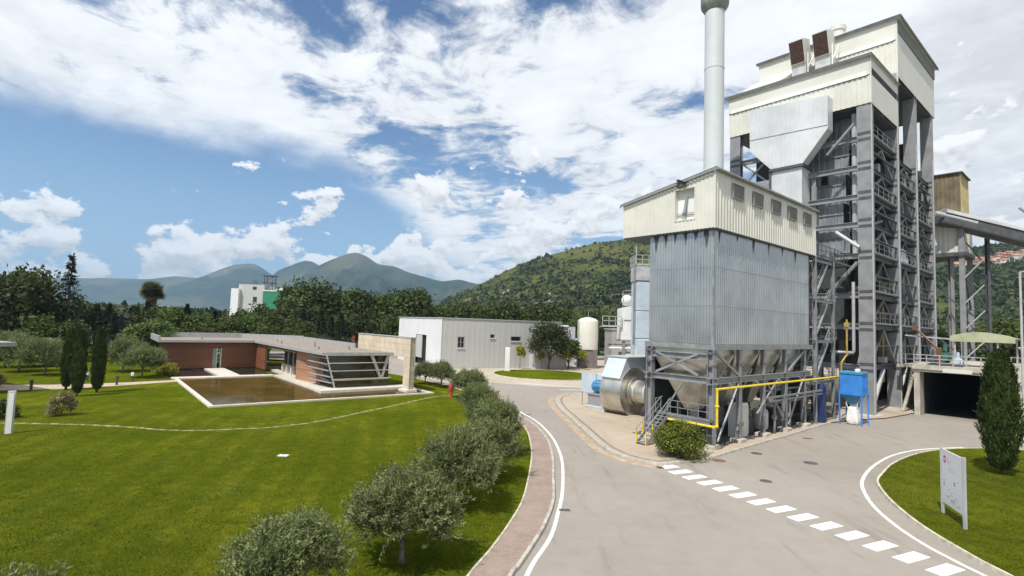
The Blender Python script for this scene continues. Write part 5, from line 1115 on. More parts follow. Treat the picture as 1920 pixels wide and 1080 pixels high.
# ---------------------------------------------------------------- signs and small things
SG = thing('map_sign', 'white site plan board with red emblem on two grey posts in the island grass', 'sign', (19.65, 23.7, .1), yaw=0)
M('sign_white', (.66, .67, .71), .45, var=.03, scale=.5); M('sign_grey', (.30, .30, .33), .6, var=.1); M('sign_red', (.42, .04, .08), .5, var=.1); M('sign_mid', (.45, .46, .50), .6, var=.1)
sA, sB = Vector((20.0, 24.75, 0)), Vector((19.3, 22.75, 0)); sdv = (sB-sA).normalized(); sn = Vector((sdv.y, -sdv.x, 0))
if sn.dot(-sA) < 0: sn = -sn
def onsign(t, z, o=0.0): q = sA+sdv*t+sn*o; return (q.x, q.y, z)
SW = (sB-sA).length
for t in (0, SW): b = MB(); b.bar(onsign(t, .05), onsign(t, 3.05), .085, .13); b.build('post', 'steel_pale', SG)
def patch(name, t0, z0, t1, z1, mat, o=.035, par=None):
    b = MB(); b.prism([onsign(t0, z0, o), onsign(t1, z0, o), onsign(t1, z1, o), onsign(t0, z1, o)], tuple(sn*.006)); return b.build(name, mat, par or SG)
b = MB(); b.prism([onsign(.06, .62, -.03), onsign(SW-.06, .62, -.03), onsign(SW-.06, 3.0, -.03), onsign(.06, 3.0, -.03)], tuple(sn*.06)); pn = b.build('board', 'sign_white', SG)
em = MB()
for q in ((.26, 2.62, .34, 2.72), (.34, 2.68, .42, 2.76), (.42, 2.52, .48, 2.72), (.30, 2.44, .45, 2.52), (.26, 2.46, .32, 2.56)):
    em.prism([onsign(q[0], q[1], .031), onsign(q[2], q[1], .031), onsign(q[2], q[3], .031), onsign(q[0], q[3], .031)], tuple(sn*.005))
em.build('emblem', 'sign_red', pn)
tx = MB()
def ln(t0, z0, t1, z1): tx.prism([onsign(t0, z0, .031), onsign(t1, z0, .031), onsign(t1, z1, .031), onsign(t0, z1, .031)], tuple(sn*.004))
for i, (a, w) in enumerate(((.60, .16), (.60, .42), (.60, .36))): ln(a, 2.66-.09*i, a+w, 2.69-.09*i)
for i in range(3): ln(.72, 2.30-.07*i, 1.2+.1*i, 2.315-.07*i)
ln(.40, 1.0, .408, 2.4)
tx.build('small_text', 'sign_mid', pn)
mp_ = MB(); R2 = random.Random(5)
def ms(t, z, w, h): mp_.prism([onsign(t, z, .031), onsign(t+w, z, .031), onsign(t+w, z+h, .031), onsign(t, z+h, .031)], tuple(sn*.004))
for t, z, w, h in ((.22, 1.62, .09, .06), (.20, 1.42, .12, .10), (.25, 1.55, .05, .05), (1.22, 1.62, .16, .17), (1.55, 1.85, .14, .03), (.72, 1.32, .12, .04), (.9, 1.25, .2, .015), (.80, 1.12, .30, .015), (1.15, 1.3, .15, .015), (.55, .98, .16, .05), (.95, .95, .35, .012), (.95, .82, .012, .14), (1.3, .85, .012, .22), (1.0, .84, .3, .012), (1.5, 1.0, .012, .2), (1.2, 1.1, .3, .012), (1.45, .78, .14, .04), (1.72, .80, .05, .13), (.98, .9, .1, .05), (1.15, .88, .08, .08)): ms(t, z, w, h)
mp_.build('site_plan', 'sign_grey', pn)
TS = thing('totem_sign', 'slim white totem post standing in the lawn at the far left', 'sign', (-31.2, 33.8, .1), yaw=.5)
b = MB(); b.bbox(-31.42, 33.74, .05, -31.02, 33.88, 2.75, .02); b.build('post', 'steel_pale', TS); b = MB(); b.box(-31.35, 33.70, .1, -31.09, 33.737, 2.6); b.build('face_plate', 'white_paint', TS)
MO = thing('monolith_sign', 'white upright marker slab in the round lawn by the warehouse', 'sign', (-.3, 90.2, .1))
b = MB(); b.bbox(-.75, 90.1, .08, .05, 90.4, 4.1, .03); b.build('slab', 'white_paint', MO); b = MB(); b.bbox(-.9, 90.0, .06, .2, 90.5, .2, .03); b.build('foot', 'concrete', MO)
HY = thing('hydrant_pillar', 'red fire hydrant pillar on the lawn beside the olive trees', 'hydrant', (-6.1, 56.9, .1))
b = MB(); b.lathe([(.22, .08), (.22, .18), (.17, .2), (.17, .85), (.25, .87), (.25, 1.48), (.2, 1.56), (.06, 1.58)], (-6.1, 56.9), 16); b.build('body', M('hydrant_red', (.42, .06, .05), .5, var=.15), HY, smooth=True)
for s in (-1, 1): b = MB(); b.tube([(-6.1, 56.9, .75), (-6.1+s*.3, 56.8, .75)], .08, 10); b.build('outlet', 'hydrant_red', HY)
CV = thing('lawn_hatch', 'flat white hatch cover lying in the middle of the lawn', 'hatch', (-12.7, 30.8, .1))
b = MB(); b.bbox(-12.98, 30.62, .06, -12.42, 30.98, .125, .012); b.build('cover', 'white_paint', CV); b = MB(); b.bar((-12.8, 30.8, .132), (-12.6, 30.8, .132), .03); b.build('grip', 'steel_grey', CV)
for k, (x, y, wh) in enumerate(((-46.9, 59.6, 1), (-42.6, 60.6, 1), (-46.0, 51.7, 0), (-41.9, 57.3, 0))):
    t = thing('bollard_light', ('white capped bollard light beside the cypress trunks', 'white capped bollard light in the grass before the olive', 'dark low bollard light near the pale shrub', 'dark low bollard light right of the cypresses')[k], 'bollard', (x, y, .1), group='bollard lights along the garden path')
    b = MB(); b.lathe([(.12, .08), (.12, .7)], (x, y), 10); b.build('stem', 'iron', t)
    b = MB(); b.lathe([(.14, .72), (.16, .76), (.16, 1.05), (.05, 1.1)], (x, y), 10); b.build('cap', 'white_paint' if wh else 'iron', t)
# ---------------------------------------------------------------- far buildings
FS = thing('feed_mill', 'distant white and green mill block with lattice head above the treetops', 'mill', (-118, 250, 0))
b = MB(); b.box(-129, 250, 0, -117, 262, 22.6); b.build('white_block', 'wall_grey_and_shade', FS); b = MB(); b.box(-131.5, 248, 0, -128, 255, 20.4); b.build('stair_block', 'white_paint', FS)  # white block greyed to put the haze into its colour
b = MB(); b.box(-117, 249, 0, -104, 262, 19.6); gbk = b.build('green_block', M('mill_green', (.03, .22, .13), .6, var=.15), FS)
b = MB(); b.box(-117.2, 248.8, 19.6, -104, 262, 20.1); b.box(-111, 248.5, 20.3, -103.8, 262, 21.2); b.build('parapet', 'white_paint', gbk)
for x, z in ((-122.4, 20.2), (-122, 14.4)): b = MB(); b.box(x, 249.9, z, x+1.8, 249.98, z+(1.4 if z > 18 else 2.4)); b.build('window', 'dark_glass', FS)
b = MB()
for x in (-117.6, -113.6):
    for y in (251, 254): b.bar((x, y, 20), (x, y, 27), .25)
for z in (23.5, 26.8): b.box(-118.2, 250.5, z, -113, 254.5, z+.45)
b.bar((-117.6, 251, 20), (-113.6, 251, 23.5), .2); b.bar((-117.6, 251, 23.5), (-113.6, 251, 26.8), .2); b.build('lattice_head', 'steel_dark', FS)
RB = thing('red_shed', 'long red walled shed with white fascia seen between the trees', 'shed', (-42, 150, 0))
b = MB(); b.box(-52, 150, 0, -34, 160, 6.3); b.build('wall', M('brick_red', (.26, .06, .04), .8, var=.2), RB); b = MB(); b.box(-52.4, 149.6, 6.3, -33.6, 160.4, 8.0); b.build('fascia', 'white_paint', RB)
for k in range(5): b = MB(); b.box(-50+k*3.3, 149.93, 3.2, -48.2+k*3.3, 149.99, 4.8); b.build('window', 'dark_glass', RB)
# ---------------------------------------------------------------- vegetation
NR = np.random.default_rng(11)
def unit(v): return v/np.maximum(np.linalg.norm(v, axis=1, keepdims=True), 1e-9)
def leaves_mesh(name, pos, axis, nrm, ln, wd, mat):
    """one kite-shaped leaf per row"""
    n = len(pos); axis = unit(axis); side = unit(np.cross(axis, nrm)); ln = np.broadcast_to(ln, (n,))[:, None]; wd = np.broadcast_to(wd, (n,))[:, None]
    v = np.empty((n, 4, 3)); v[:, 0] = pos; v[:, 1] = pos+axis*ln*.45+side*wd*.5; v[:, 2] = pos+axis*ln; v[:, 3] = pos+axis*ln*.45-side*wd*.5
    me = bpy.data.meshes.new(name); me.vertices.add(4*n); me.vertices.foreach_set('co', v.ravel())
    me.loops.add(4*n); me.loops.foreach_set('vertex_index', np.arange(4*n)); me.polygons.add(n); me.polygons.foreach_set('loop_start', np.arange(n)*4)
    me.update(calc_edges=True); me.materials.append(MATS[mat]); return me
def mbmesh(name, mb, mat, smooth=True):
    me = bpy.data.meshes.new(name); me.from_pydata(mb.v, [], mb.f); me.materials.append(MATS[mat])
    if smooth: me.polygons.foreach_set('use_smooth', [True]*len(me.polygons))
    return me
M('bark', (.13, .10, .075), .95, var=.35, scale=6, bump=.6, bscale=25); M('bark_grey', (.19, .17, .145), .95, var=.35, scale=6, bump=.6, bscale=25)
leafmat('olive_leaf', (.105, .132, .046), .05, .55, .18, 1.3, (.255, .290, .115))
leafmat('dark_leaf', (.040, .066, .015), .16, .6, .3, .5, (.095, .125, .030))
leafmat('mid_leaf', (.056, .095, .018), .18, .6, .35, .5, (.135, .175, .036))
leafmat('conifer_leaf', (.020, .042, .018), .10, .6, .15, .8, (.045, .070, .026))
leafmat('cypress_leaf', (.026, .054, .012), .06, .6, .15, 1.6, (.085, .120, .026))
leafmat('lime_leaf', (.25, .27, .02), .06, .5, .4, 1.5, (.42, .42, .05))
leafmat('laurel_leaf', (.060, .105, .012), .05, .4, .35, 1.6, (.22, .25, .035))
leafmat('pale_leaf', (.20, .20, .08), .06, .6, .3, 2.2, (.38, .33, .16))
leafmat('palm_leaf', (.085, .10, .042), .05, .5, .2, 1.0)
leafmat('palm_skirt', (.16, .105, .055), .05, .8, .1, 1.0)
leafmat('scrub_leaf', (.036, .062, .020), .0, .8, .1, .035, (.085, .105, .034))
leafmat('wood_leaf', (.030, .055, .018), .0, .8, .1, .05, (.070, .095, .030))
def trunk(h, r, seed, limbs=5, spread=.9, fork=.45, lean=.0):
    R_ = random.Random(seed); mb = MB(); pts = []; x = y = 0
    for i in range(5):
        pts.append((x, y, h*fork*i/4)); x += R_.uniform(-.06, .06)*h*.3+lean*.1; y += R_.uniform(-.06, .06)*h*.3
    mb.tube(pts, [r*1.35, r, r*.85, r*.75, r*.7], 7); tips = []
    for k in range(limbs):
        a = 2*math.pi*k/limbs+R_.uniform(-.4, .4); p = Vector(pts[-1] if k % 2 else pts[-2]); L = []
        for i in range(4): t = i/3; L.append(p+Vector((math.cos(a)*spread*t, math.sin(a)*spread*t, (h*(1-fork)*.75)*t**.8+R_.uniform(-.03, .03)*h)))
        mb.tube(L, [r*.6, r*.42, r*.28, r*.12], 5); tips.append(L[-1])
    return mb
def crown_pts(n, rx, ry, rz, cz, clumps, seed, fill=.35, rough=.3):
    g = np.random.default_rng(seed); c = unit(g.normal(size=(clumps, 3))); c[:, 2] = np.where(c[:, 2] < -.55, -c[:, 2], c[:, 2]); rad = g.uniform(.45, 1.0, (clumps, 1))**.6
    cr = g.uniform(.24, .46, clumps)*(1+rough*g.normal(size=clumps)); cr = np.clip(cr, .14, .6)
    k = g.integers(0, clumps, n); d = unit(g.normal(size=(n, 3))); q = c[k]*rad[k]*.78+d*(cr[k]*g.uniform(fill, 1, n)**.5)[:, None]
    out = d+c[k]*.6; return q*np.array([rx, ry, rz])+np.array([0, 0, cz]), unit(out), g
def broad(name, n, rx, ry, rz, cz, clumps, ls, mat, seed, wide=.7):
    p, o, g = crown_pts(n, rx, ry, rz, cz, clumps, seed); ax = unit(g.normal(size=(n, 3))+o*.3); nr = unit(o+g.normal(size=(n, 3))*.55+np.array([0, 0, .35]))
    s = g.uniform(.65, 1.25, n)*ls; return leaves_mesh(name, p, ax, nr, s, s*wide, mat)
def olive_crown(seed, R_=1.6, H_=1.15, cz=1.68, tw=1700, lv=24):
    g = np.random.default_rng(seed); nc = 26; c = unit(g.normal(size=(nc, 3))); c[:, 2] = np.abs(c[:, 2])*1.2-.5; cr = g.uniform(.26, .46, nc)
    k = g.integers(0, nc, tw); d = unit(g.normal(size=(tw, 3))); st = (c[k]*g.uniform(.45, .72, (tw, 1))+d*cr[k][:, None]*g.uniform(.3, 1, (tw, 1)))
    dr = unit(st*.8+np.array([0, 0, .75])+g.normal(size=(tw, 3))*.45); L = g.uniform(.22, .52, (tw, 1, 1)); t = np.linspace(0, 1, lv)[None, :, None]
    P_ = (st*np.array([R_, R_, H_]))[:, None, :]+dr[:, None, :]*L*t*1.15; P_ = P_+g.normal(size=P_.shape)*.02
    ax = unit((np.repeat(dr[:, None, :], lv, 1)+g.normal(size=P_.shape)*.75).reshape(-1, 3)); P_ = P_.reshape(-1, 3)+np.array([0, 0, cz]); n = len(P_)
    return leaves_mesh('olive_crown', P_, ax, unit(g.normal(size=(n, 3))), g.uniform(.09, .16, n), g.uniform(.028, .046, n), 'olive_leaf')
def cypress_crown(seed, h, r, n=11000):
    g = np.random.default_rng(seed); t = g.uniform(0, 1, n)**.85; a = g.uniform(0, 6.283, n)
    prof = np.interp(t, [0, .06, .3, .6, .85, .96, 1], [.35, .62, 1.0, .92, .62, .35, .06]); prof = prof*(1+.13*np.sin(a*4+t*13+seed)+.10*np.sin(a*7-t*29)+.06*np.sin(a*13+t*57))
    rr = r*prof*g.uniform(.78, 1.04, n); p = np.stack([rr*np.cos(a), rr*np.sin(a), .25+t*(h-.4)], 1); o = np.stack([np.cos(a), np.sin(a), np.zeros(n)], 1)
    ax = unit(o*.35+np.array([0, 0, 1.0])+g.normal(size=(n, 3))*.28); return leaves_mesh('cypress_crown', p, ax, unit(o+g.normal(size=(n, 3))*.4), g.uniform(.16, .34, n), g.uniform(.05, .10, n), 'cypress_leaf')
def conifer_crown(seed, h, r, n=4200, sparse=1.0, ls=.5, droop=.25):
    g = np.random.default_rng(seed); tiers = int(9+h*.7); k = g.integers(0, tiers, n); f = (k+.5)/tiers; nb = 9; bq = g.integers(0, nb, n); ph = g.uniform(0, 6.283, tiers)
    br_ = g.uniform(.35, 1.15, (tiers, nb)); jz = g.normal(size=(tiers, nb))*h*.022; lenb = r*(1-f)**.7*br_[k, bq]; t = g.uniform(.08, 1, n)**.7; a = ph[k]+bq*6.283/nb+g.normal(size=n)*.12
    p = np.stack([np.cos(a)*lenb*t, np.sin(a)*lenb*t, h*(.10+.89*f)+jz[k, bq]-droop*lenb*t+g.normal(size=n)*.10], 1)
    ax = unit(np.stack([np.cos(a), np.sin(a), -.1+0*a], 1)+g.normal(size=(n, 3))*.6); return leaves_mesh('conifer_crown', p, ax, unit(g.normal(size=(n, 3))*.5+np.array([0, 0, 1.])), g.uniform(.6, 1.2, n)*ls, g.uniform(.5, .9, n)*ls*.5, 'conifer_leaf')
def place(name, label, cat, loc, tm, cm, s=1.0, rz=None, group=None, sz=None, cname='crown', tname='trunk'):
    o = bpy.data.objects.new(name, None); COL.objects.link(o); o.empty_display_size = .3; o.location = loc; o.rotation_euler = (0, 0, rnd.uniform(0, 6.28) if rz is None else rz); o.scale = (s, s, sz or s); tag(o, label, cat, group)
    for nm, me in ((tname, tm), (cname, cm)):
        if me: c = bpy.data.objects.new(nm, me); COL.objects.link(c); c.parent = o
    return o
# olives
OT = [mbmesh('olive_trunk', trunk(2.2, .085, 20+k, 6, .75, .42), 'bark_grey') for k in range(3)]
OC = [olive_crown(30+k, 1.72+.08*k, 1.34+.05*k) for k in range(4)]
OL = [(-5.6, 14.3, .93, 'nearest olive tree cut by the bottom edge, dense double crown'), (-3.3, 17.9, 1.08, 'large olive tree throwing a dark shadow on the lawn near the bottom edge'), (-2.0, 23.4, 1.02, 'olive tree leaning over its slim trunk, second along the curved path'), (-1.15, 27.8, 1.06, 'grey green olive tree, third along the curved path'), (-.75, 32.9, 1.0, 'olive tree at the bend of the red path, fourth in the row'), (-1.5, 38.2, .98, 'olive tree where the white line vanishes, fifth in the row'), (-2.4, 45.0, .95, 'olive tree half hidden behind the fifth one in the row'), (-4.2, 56.3, 1.05, 'olive tree just right of the red hydrant pillar'), (-8.2, 65.2, 1.05, 'small olive tree left of the red hydrant pillar'), (-10.6, 67.6, 1.0, 'small olive tree behind the stone portal corner'), (-10.0, 10.4, .92, 'olive twigs peeping in at the bottom left corner')]
for k, (x, y, s, lab) in enumerate(OL):
    place('olive_tree', lab, 'olive tree', (x, y, .09), OT[k % 3], OC[k % 4], s, k*1.9, 'olive trees along the curved path', s*(1.0, .96, 1.08, .92, 1.1, .9, 1.04, .95)[k % 8])
for k, (x, y, s, lab) in enumerate(((-60.5, 66, 1.5, 'olive tree beyond the path, left of the cypresses'), (-66, 70, 1.6, 'olive tree at the far left under the dark trees'), (-55, 63.5, 1.45, 'olive tree right behind the leftmost cypress'), (-50.6, 70, 1.5, 'olive tree between the cypresses and the pavilion'), (-44.2, 64.5, 1.35, 'wide olive tree beside the end of the red timber wall'))):
    place('olive_tree', lab, 'olive tree', (x, y, .09), OT[k % 3], OC[(k+1) % 4], s, k*2.3, 'olive trees beyond the garden path')
# cypresses
CT = mbmesh('cypress_trunk', MB().tube([(0, 0, 0), (0, 0, .7), (0, 0, 5.5)], [.12, .10, .02], 7), 'bark')
for k, (x, y, h, r, lab, nn) in enumerate(((29.5, 32.1, 7.4, .90, 'broad dark cypress standing alone in the right hand island', 15000), (-39.4, 49.0, 6.1, .50, 'tallest nearest cypress of the left trio', 8000), (-39.6, 51.6, 6.2, .50, 'right hand cypress of the left trio', 8000), (-43.4, 52.6, 6.0, .50, 'left hand cypress of the left trio, partly hidden', 8000))):
    place('cypress_tree', lab, 'cypress', (x, y, .09), CT, cypress_crown(50+k, h, r, nn), 1, k*1.3, 'columnar cypresses')
# shrubs
def shrub(name, lab, x, y, rx, ry, h, mat, seed, n=5200, ls=.13, clumps=26, z=-.08):
    tm = mbmesh('stems', trunk(h*.8, .035, seed, 6, rx*.5, .2), 'bark'); cm = broad('foliage', n, rx, ry, h*.56, h*.44, clumps, ls, mat, seed)
    return place(name, lab, 'shrub', (x, y, z), tm, cm, 1, 0, cname='foliage', tname='stems')
shrub('laurel_shrub', 'round glossy green shrub at the foot of the steel stair', 10.9, 33.9, 1.65, 1.5, 2.3, 'laurel_leaf', 71, 16000, .14, 60)
shrub('pale_shrub', 'pale variegated shrub on the lawn before the cypresses', -33.2, 40.0, .95, .9, 2.1, 'pale_leaf', 72, 3200, .13)
shrub('edge_shrub', 'leafy shrub behind the totem post at the left edge', -36.2, 38.2, 1.4, 1.3, 1.6, 'mid_leaf', 73, 3600, .15)
shrub('yellow_shrub', 'yellow flowering low shrub at the end of the timber wall', -44.0, 68.5, 1.7, 1.2, 1.7, 'lime_leaf', 74, 2600, .2)
shrub('edge_shrub', 'reddish leafed shrub by the path at the left edge', -50.6, 52.2, 1.3, 1.2, 1.9, 'pale_leaf', 75, 3000, .17)
shrub('pale_shrub', 'pale spiky shrub under the dark trees at the far left', -63.5, 74.0, 3.2, 2.2, 3.9, 'pale_leaf', 76, 3600, .35)
# young lime-green trees by the turning circle, the round tree
YT = mbmesh('young_trunk', MB().tube([(0, 0, 0), (.02, 0, .9), (0, .02, 1.9)], [.06, .05, .03], 6), 'bark'); YC = [broad('young_crown', 1100, .85, .85, 1.0, 2.5, 12, .22, 'lime_leaf', 80+k) for k in range(2)]
for k, (x, y, s, lab) in enumerate(((1.9, 96.0, 1.15, 'lime green young tree nearest the white marker slab'), (5.9, 97.4, .85, 'smallest lime green young tree, under the round tree'), (10.3, 98.0, 1.0, 'lime green young tree right of the round tree'), (13.6, 99.0, 1.0, 'lime green young tree before the grey silo plinth'))):
    place('young_tree', lab, 'young tree', (x, y, .1), YT, YC[k % 2], s, k, 'young lime green trees')
place('round_tree', 'big dark round crowned tree in front of the warehouse end', 'tree', (7.2, 97.0, .05), mbmesh('round_trunk', trunk(5.5, .22, 91, 6, 1.8, .35), 'bark'), broad('round_crown', 7000, 4.0, 3.8, 3.3, 5.2, 40, .34, 'dark_leaf', 92), 1, 0)
place('round_tree', 'lower bushy tree against the right side of the round tree', 'tree', (11.2, 101.5, .05), mbmesh('round_trunk', trunk(4, .18, 93, 6, 1.6, .3), 'bark'), broad('round_crown', 4200, 3.0, 2.8, 2.4, 3.6, 26, .34, 'mid_leaf', 94), 1, 0)
# belt trees
BT = [mbmesh('tree_trunk', trunk(10, .25, 100+k, 6, 2.2, .4), 'bark') for k in range(2)]
BC = [broad('tree_crown', 3400, 3.6, 3.4, 4.2, 6.3, 34, .55, ('dark_leaf', 'mid_leaf', 'dark_leaf', 'mid_leaf', 'dark_leaf')[k], 110+k) for k in range(5)]
KT = mbmesh('conifer_trunk', MB().tube([(0, 0, 0), (0, 0, 5), (0, 0, 10)], [.22, .15, .03], 6), 'bark'); KC = [conifer_crown(120+k, 10, 2.9, 3600) for k in range(2)]
BL = {'left': 'dark tree of the far left clump', 'belt': 'green tree behind the pavilion', 'mid': 'dark tree left of the warehouse', 'back': 'green tree behind the warehouse', 'right': 'green tree beyond the deck', 'con': 'small dark conifer in the tree belt'}
ORD = 'first second third fourth fifth sixth seventh eighth ninth tenth eleventh twelfth thirteenth fourteenth fifteenth sixteenth seventeenth eighteenth nineteenth twentieth'.split()
def belt(key, pts, hs, grp, con=.0, wide=1.0, row='back row'):
    pts = sorted(pts, key=lambda q: q[0]/q[1])
    for i, (x, y) in enumerate(pts):
        h = rnd.uniform(*hs); c = rnd.random() < con; s = h/10.3
        lb = ', '+ORD[i]+' from left in its '+row
        if c: place('belt_conifer', BL['con']+lb, 'conifer', (x, y, 0), KT, KC[i % 2], h/10, None, 'conifers in the belt')
        else: place('belt_tree', BL[key]+lb, 'tree', (x, y, 0), BT[i % 2], BC[rnd.randrange(5)], s*wide, None, grp, s)
def line(a, b, n, j): return [(a[0]+(b[0]-a[0])*(i+.5)/n+rnd.uniform(-j, j), a[1]+(b[1]-a[1])*(i+.5)/n+rnd.uniform(-j, j)) for i in range(n)]
belt('left', line((-118, 92), (-73, 84), 9, 1.5)+line((-98, 76), (-70, 78), 5, 1.5), (11.5, 14.0), 'trees of the left clump', row='tall row')
belt('left', line((-86, 74), (-64, 80), 6, 1.2), (6.0, 8.5), 'trees of the left clump', 0, 1.15, row='low front row')
belt('belt', line((-82, 96), (-36, 116), 15, 1.3), (8.8, 10.3), 'trees of the belt behind the pavilion', .35, row='back row')
belt('belt', line((-70, 92), (-36, 108), 11, 1.2), (6.8, 8.8), 'trees of the belt behind the pavilion', .1, 1.1, row='middle row')
belt('belt', line((-60, 88), (-29, 101), 10, 1.0), (4.4, 6.2), 'trees of the belt behind the pavilion', 0, 1.25, row='low front row')
belt('mid', line((-54, 130), (-22, 138), 10, 1.5), (14.0, 16.6), 'trees of the clump left of the warehouse', row='tall back row')
belt('mid', line((-44, 118), (-24, 122), 6, 1.5), (8.0, 11.0), 'trees of the clump left of the warehouse', .2, row='front row')
belt('back', line((-24, 148), (40, 160), 18, 2.0), (11.8, 14.2), 'trees of the row behind the warehouse', .0, 1.1, row='tall far row')
belt('back', line((4, 128), (34, 136), 7, 1.5), (8.0, 11.5), 'trees of the row behind the warehouse', row='nearer row')
belt('right', line((72, 92), (112, 96), 10, 2.0)+line((70, 108), (120, 118), 9, 2.5), (8.0, 12.0), 'trees beyond the deck', 0, 1.15, row='group')
place('tall_conifer', 'tall ragged conifer rising above the left clump of trees', 'conifer', (-71, 85, 0), mbmesh('tall_trunk', MB().tube([(0, 0, 0), (0, 0, 8), (.1, 0, 16.4)], [.3, .2, .04], 7), 'bark'), conifer_crown(131, 16.6, 3.0, 3600, ls=.5, droop=.15), 1, .7)
place('cedar_tree', 'spreading light green cedar in front of the belt trees', 'cedar', (-56.5, 83.5, 0), mbmesh('cedar_trunk', trunk(6, .2, 133, 6, 2.0, .4), 'bark'), broad('cedar_crown', 3600, 4.2, 3.6, 2.2, 4.4, 26, .42, 'mid_leaf', 134), 1, 0)
# fan palm
PT = mbmesh('palm_trunk', MB().tube([(0, 0, 0), (.1, 0, 5), (0, 0, 10.6)], [.32, .24, .24], 9), 'bark'); g = np.random.default_rng(140); pp = []; aa = []; nn_ = []
for k in range(70):
    a = g.uniform(0, 6.283); el = g.uniform(-1.0, 1.4); d = np.array([math.cos(a)*math.cos(el), math.sin(a)*math.cos(el), math.sin(el)]); tip = np.array([0, 0, 11.2])+d*g.uniform(.1, 1.2)
    s1 = np.cross(d, [0, 0, 1.0]); s1 /= np.linalg.norm(s1)+1e-6; s2 = np.cross(d, s1); ro = g.uniform(-1.2, 1.2); s1 = s1*math.cos(ro)+s2*math.sin(ro)
    for j in range(15): t = (j-7)/7*1.25; pp.append(tip); aa.append(d*math.cos(t)+s1*math.sin(t)+np.array([0, 0, -.15])); nn_.append(np.cross(d, s1))
PCr = leaves_mesh('palm_crown', np.array(pp), np.array(aa), np.array(nn_), 1.65, .17, 'palm_leaf')
a = g.uniform(0, 6.283, 260); PSk = leaves_mesh('palm_skirt', np.stack([.3*np.cos(a), .3*np.sin(a), g.uniform(9.2, 11.0, 260)], 1), np.stack([np.cos(a)*.55, np.sin(a)*.55, -1+0*a], 1), np.stack([np.cos(a), np.sin(a), .5+0*a], 1), 1.3, .3, 'palm_skirt')
pm = place('fan_palm', 'fan palm with brown skirt standing above the belt of trees', 'palm', (-74.6, 110, 0), PT, PCr, 1.08, 0)
c = bpy.data.objects.new('dead_skirt', PSk); COL.objects.link(c); c.parent = pm
# ---------------------------------------------------------------- scrub on the hill, far woods
def clumps_obj(name, lab, cat, P0, size, per, mat, seed):
    g = np.random.default_rng(seed); n = len(P0); p = np.repeat(P0, per, 0); s = np.repeat(size, per); d = unit(g.normal(size=(n*per, 3))); d[:, 2] = np.abs(d[:, 2])
    p = p+d*s[:, None]*np.array([.55, .55, .6])*g.uniform(.3, 1, (n*per, 1)); me = leaves_mesh(name, p, unit(g.normal(size=(n*per, 3))), unit(d+g.normal(size=(n*per, 3))*.3), s*g.uniform(.6, 1.1, n*per), s*g.uniform(.5, .9, n*per), mat)
    o = bpy.data.objects.new(name, me); COL.objects.link(o); return tag(o, lab, cat, None, 'stuff')
hv, hn, hr = HG['hill']; hv = np.array(hv).reshape(-1, hn, 3)
def hill_at(i, r): 
    i0 = np.clip(i.astype(int), 0, hn-2); r0 = np.clip(r.astype(int), 0, hv.shape[0]-2); fi = (i-i0)[:, None]; fr = (r-r0)[:, None]
    return (hv[r0, i0]*(1-fi)+hv[r0, i0+1]*fi)*(1-fr)+(hv[r0+1, i0]*(1-fi)+hv[r0+1, i0+1]*fi)*fr
N_ = 26000; ii = NR.uniform(0, hn-1.01, N_); rr = NR.uniform(4, hr+1.0, N_); ph = hill_at(ii, rr)
dens = np.array([mnoise.fractal(Vector((q[0]*.018, q[1]*.018, 0)), 1, 2, 4) for q in ph]); frac = rr/hr
keep = np.where(ph[:, 0] > 330, NR.uniform(0, 1, N_) < .98, (NR.uniform(0, 1, N_) < np.clip(.95-1.05*frac+dens*1.1, .05, 1)))
ph = ph[keep]; sz = NR.uniform(2.6, 5.4, len(ph))*np.where(ph[:, 0] > 330, 1.25, .95)
clumps_obj('hill_scrub', 'scattered dark bushes and low trees covering the hillside', 'scrub', ph, sz, 7, 'scrub_leaf', 150)
Wn = 2600; wx = NR.uniform(-420, 330, Wn); wy = NR.uniform(185, 330, Wn); wz = np.zeros(Wn)
PW = np.stack([wx, wy, wz], 1); PW = PW[np.abs(PW[:, 0]) < PW[:, 1]*1.25]; PW = PW[~((PW[:, 0] > -145) & (PW[:, 0] < -95) & (PW[:, 1] < 266))]
PW = np.concatenate([PW+np.array([0, 0, h]) for h in (2.0, 4.5, 7.0)]); clumps_obj('far_wood', 'unbroken distant wood filling the plain below the hills', 'wood', PW, NR.uniform(2.6, 4.2, len(PW)), 26, 'wood_leaf', 151)
# ---------------------------------------------------------------- grass blades on the near lawns
def grass(name, lab, xy, seed):
    g = np.random.default_rng(seed); n = len(xy); p = np.concatenate([xy, np.full((n, 1), .088)], 1)
    ax = unit(np.stack([g.normal(size=n)*.55, g.normal(size=n)*.55, np.ones(n)], 1)); me = leaves_mesh(name, p, ax, unit(g.normal(size=(n, 3))), g.uniform(.035, .085, n), g.uniform(.012, .026, n), 'grass_blade')
    o = bpy.data.objects.new(name, me); COL.objects.link(o); tag(o, lab, 'grass', None, 'stuff')
leafmat('grass_blade', (.068, .094, .005), .0, .7, .35, .9, (.185, .208, .018), stripes=(.050, .080, .003))
kx = np.array([q[0] for q in KL]); ky = np.array([q[1] for q in KL]); gy = 11+32*NR.uniform(0, 1, 420000)**1.9; gx = NR.uniform(-1, 1, len(gy))*gy*1.05; ok = (gx < np.interp(gy, ky, kx)-.08)
grass('grass', 'short mown grass blades of the big lawn', np.stack([gx, gy], 1)[ok], 160)
ix = np.array([q[0] for q in IK])[::-1]; iy = np.array([q[1] for q in IK])[::-1]; gy = NR.uniform(16, 38, 150000); gx = NR.uniform(17, 36, len(gy)); ok = (gx > np.interp(gy, iy, ix)+.08) & (gy < 38.4)
grass('grass', 'short mown grass blades of the right hand island', np.stack([gx, gy], 1)[ok], 161)
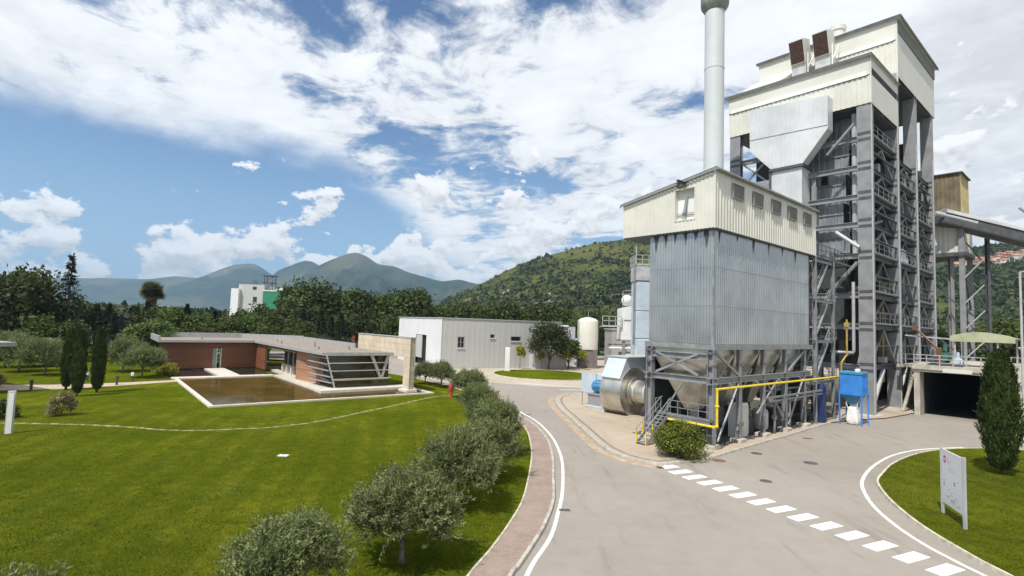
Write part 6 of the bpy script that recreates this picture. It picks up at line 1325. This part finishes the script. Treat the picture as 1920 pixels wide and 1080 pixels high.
# ---------------------------------------------------------------- village on the far hill
M('plaster_cream', (.62, .55, .42), .9, var=.15, scale=.1); M('plaster_pink', (.50, .33, .26), .9, var=.15, scale=.1); M('plaster_white', (.70, .67, .62), .9, var=.1, scale=.1); M('roof_tile', (.33, .15, .09), .9, var=.25, scale=.3)
flat = hv[:hr+1].reshape(-1, 3)
VC = {}
for k in range(34):
    t = k/33; ratio = .842+.135*t; Dq = 556+rnd.uniform(-16, 16)+10*t
    x, y = ratio*Dq, Dq; z = flat[np.argmin((flat[:, 0]-x)**2+(flat[:, 1]-y)**2), 2]
    w, d_, h = rnd.uniform(5, 9), rnd.uniform(5, 8), rnd.uniform(5, 8.5)
    col = ('plaster_white', 'plaster_white', 'plaster_cream', 'plaster_pink', 'plaster_cream', 'plaster_pink')[rnd.randrange(6)] if t < .92 else 'plaster_cream'
    VC[col] = VC.get(col, -1)+1
    ho = thing('village_house', ORD[VC[col]]+' '+('white', 'cream', 'pink')[('plaster_white', 'plaster_cream', 'plaster_pink').index(col)]+' house from the left in the hillside village', 'house', (x, y, z-1), group='village houses '+col[8:], yaw=rnd.uniform(-.5, .5))
    b = MB(); b.box(x-w/2, y-d_/2, z-3, x+w/2, y+d_/2, z+h); b.build('wall', col, ho)
    b = MB(); b.prism([(x-w/2-.4, y-d_/2-.4, z+h), (x-w/2-.4, y+d_/2+.4, z+h), (x-w/2-.4, y, z+h+1.8)], (w+.8, 0, 0)); b.build('roof', 'roof_tile', ho)
    for s in (-1, 1):
        for zz in (1.2, 4.0): b = MB(); b.box(x+s*w*.22-.5, y-d_/2-.06, z+zz, x+s*w*.22+.5, y-d_/2-.01, z+zz+1.5); b.build('window', 'dark_glass', ho)
# road scar, quarry faces on the hill
# ---------------------------------------------------------------- haze
HZ = MB(); HZ.box(-8500, -500, -5, 8500, 7500, 620)
hm = bpy.data.materials.new('haze'); hm.use_nodes = True; T = NT(hm.node_tree); T.n.clear(); o_ = T.new('ShaderNodeOutputMaterial'); pv = T.new('ShaderNodeVolumePrincipled')
pv.inputs['Color'].default_value = (.50, .74, 1.0, 1); pv.inputs['Density'].default_value = .00012; pv.inputs['Anisotropy'].default_value = .2; T.l.new(pv.outputs[0], o_.inputs['Volume'])
HZ.build('haze', hm, kind='stuff')
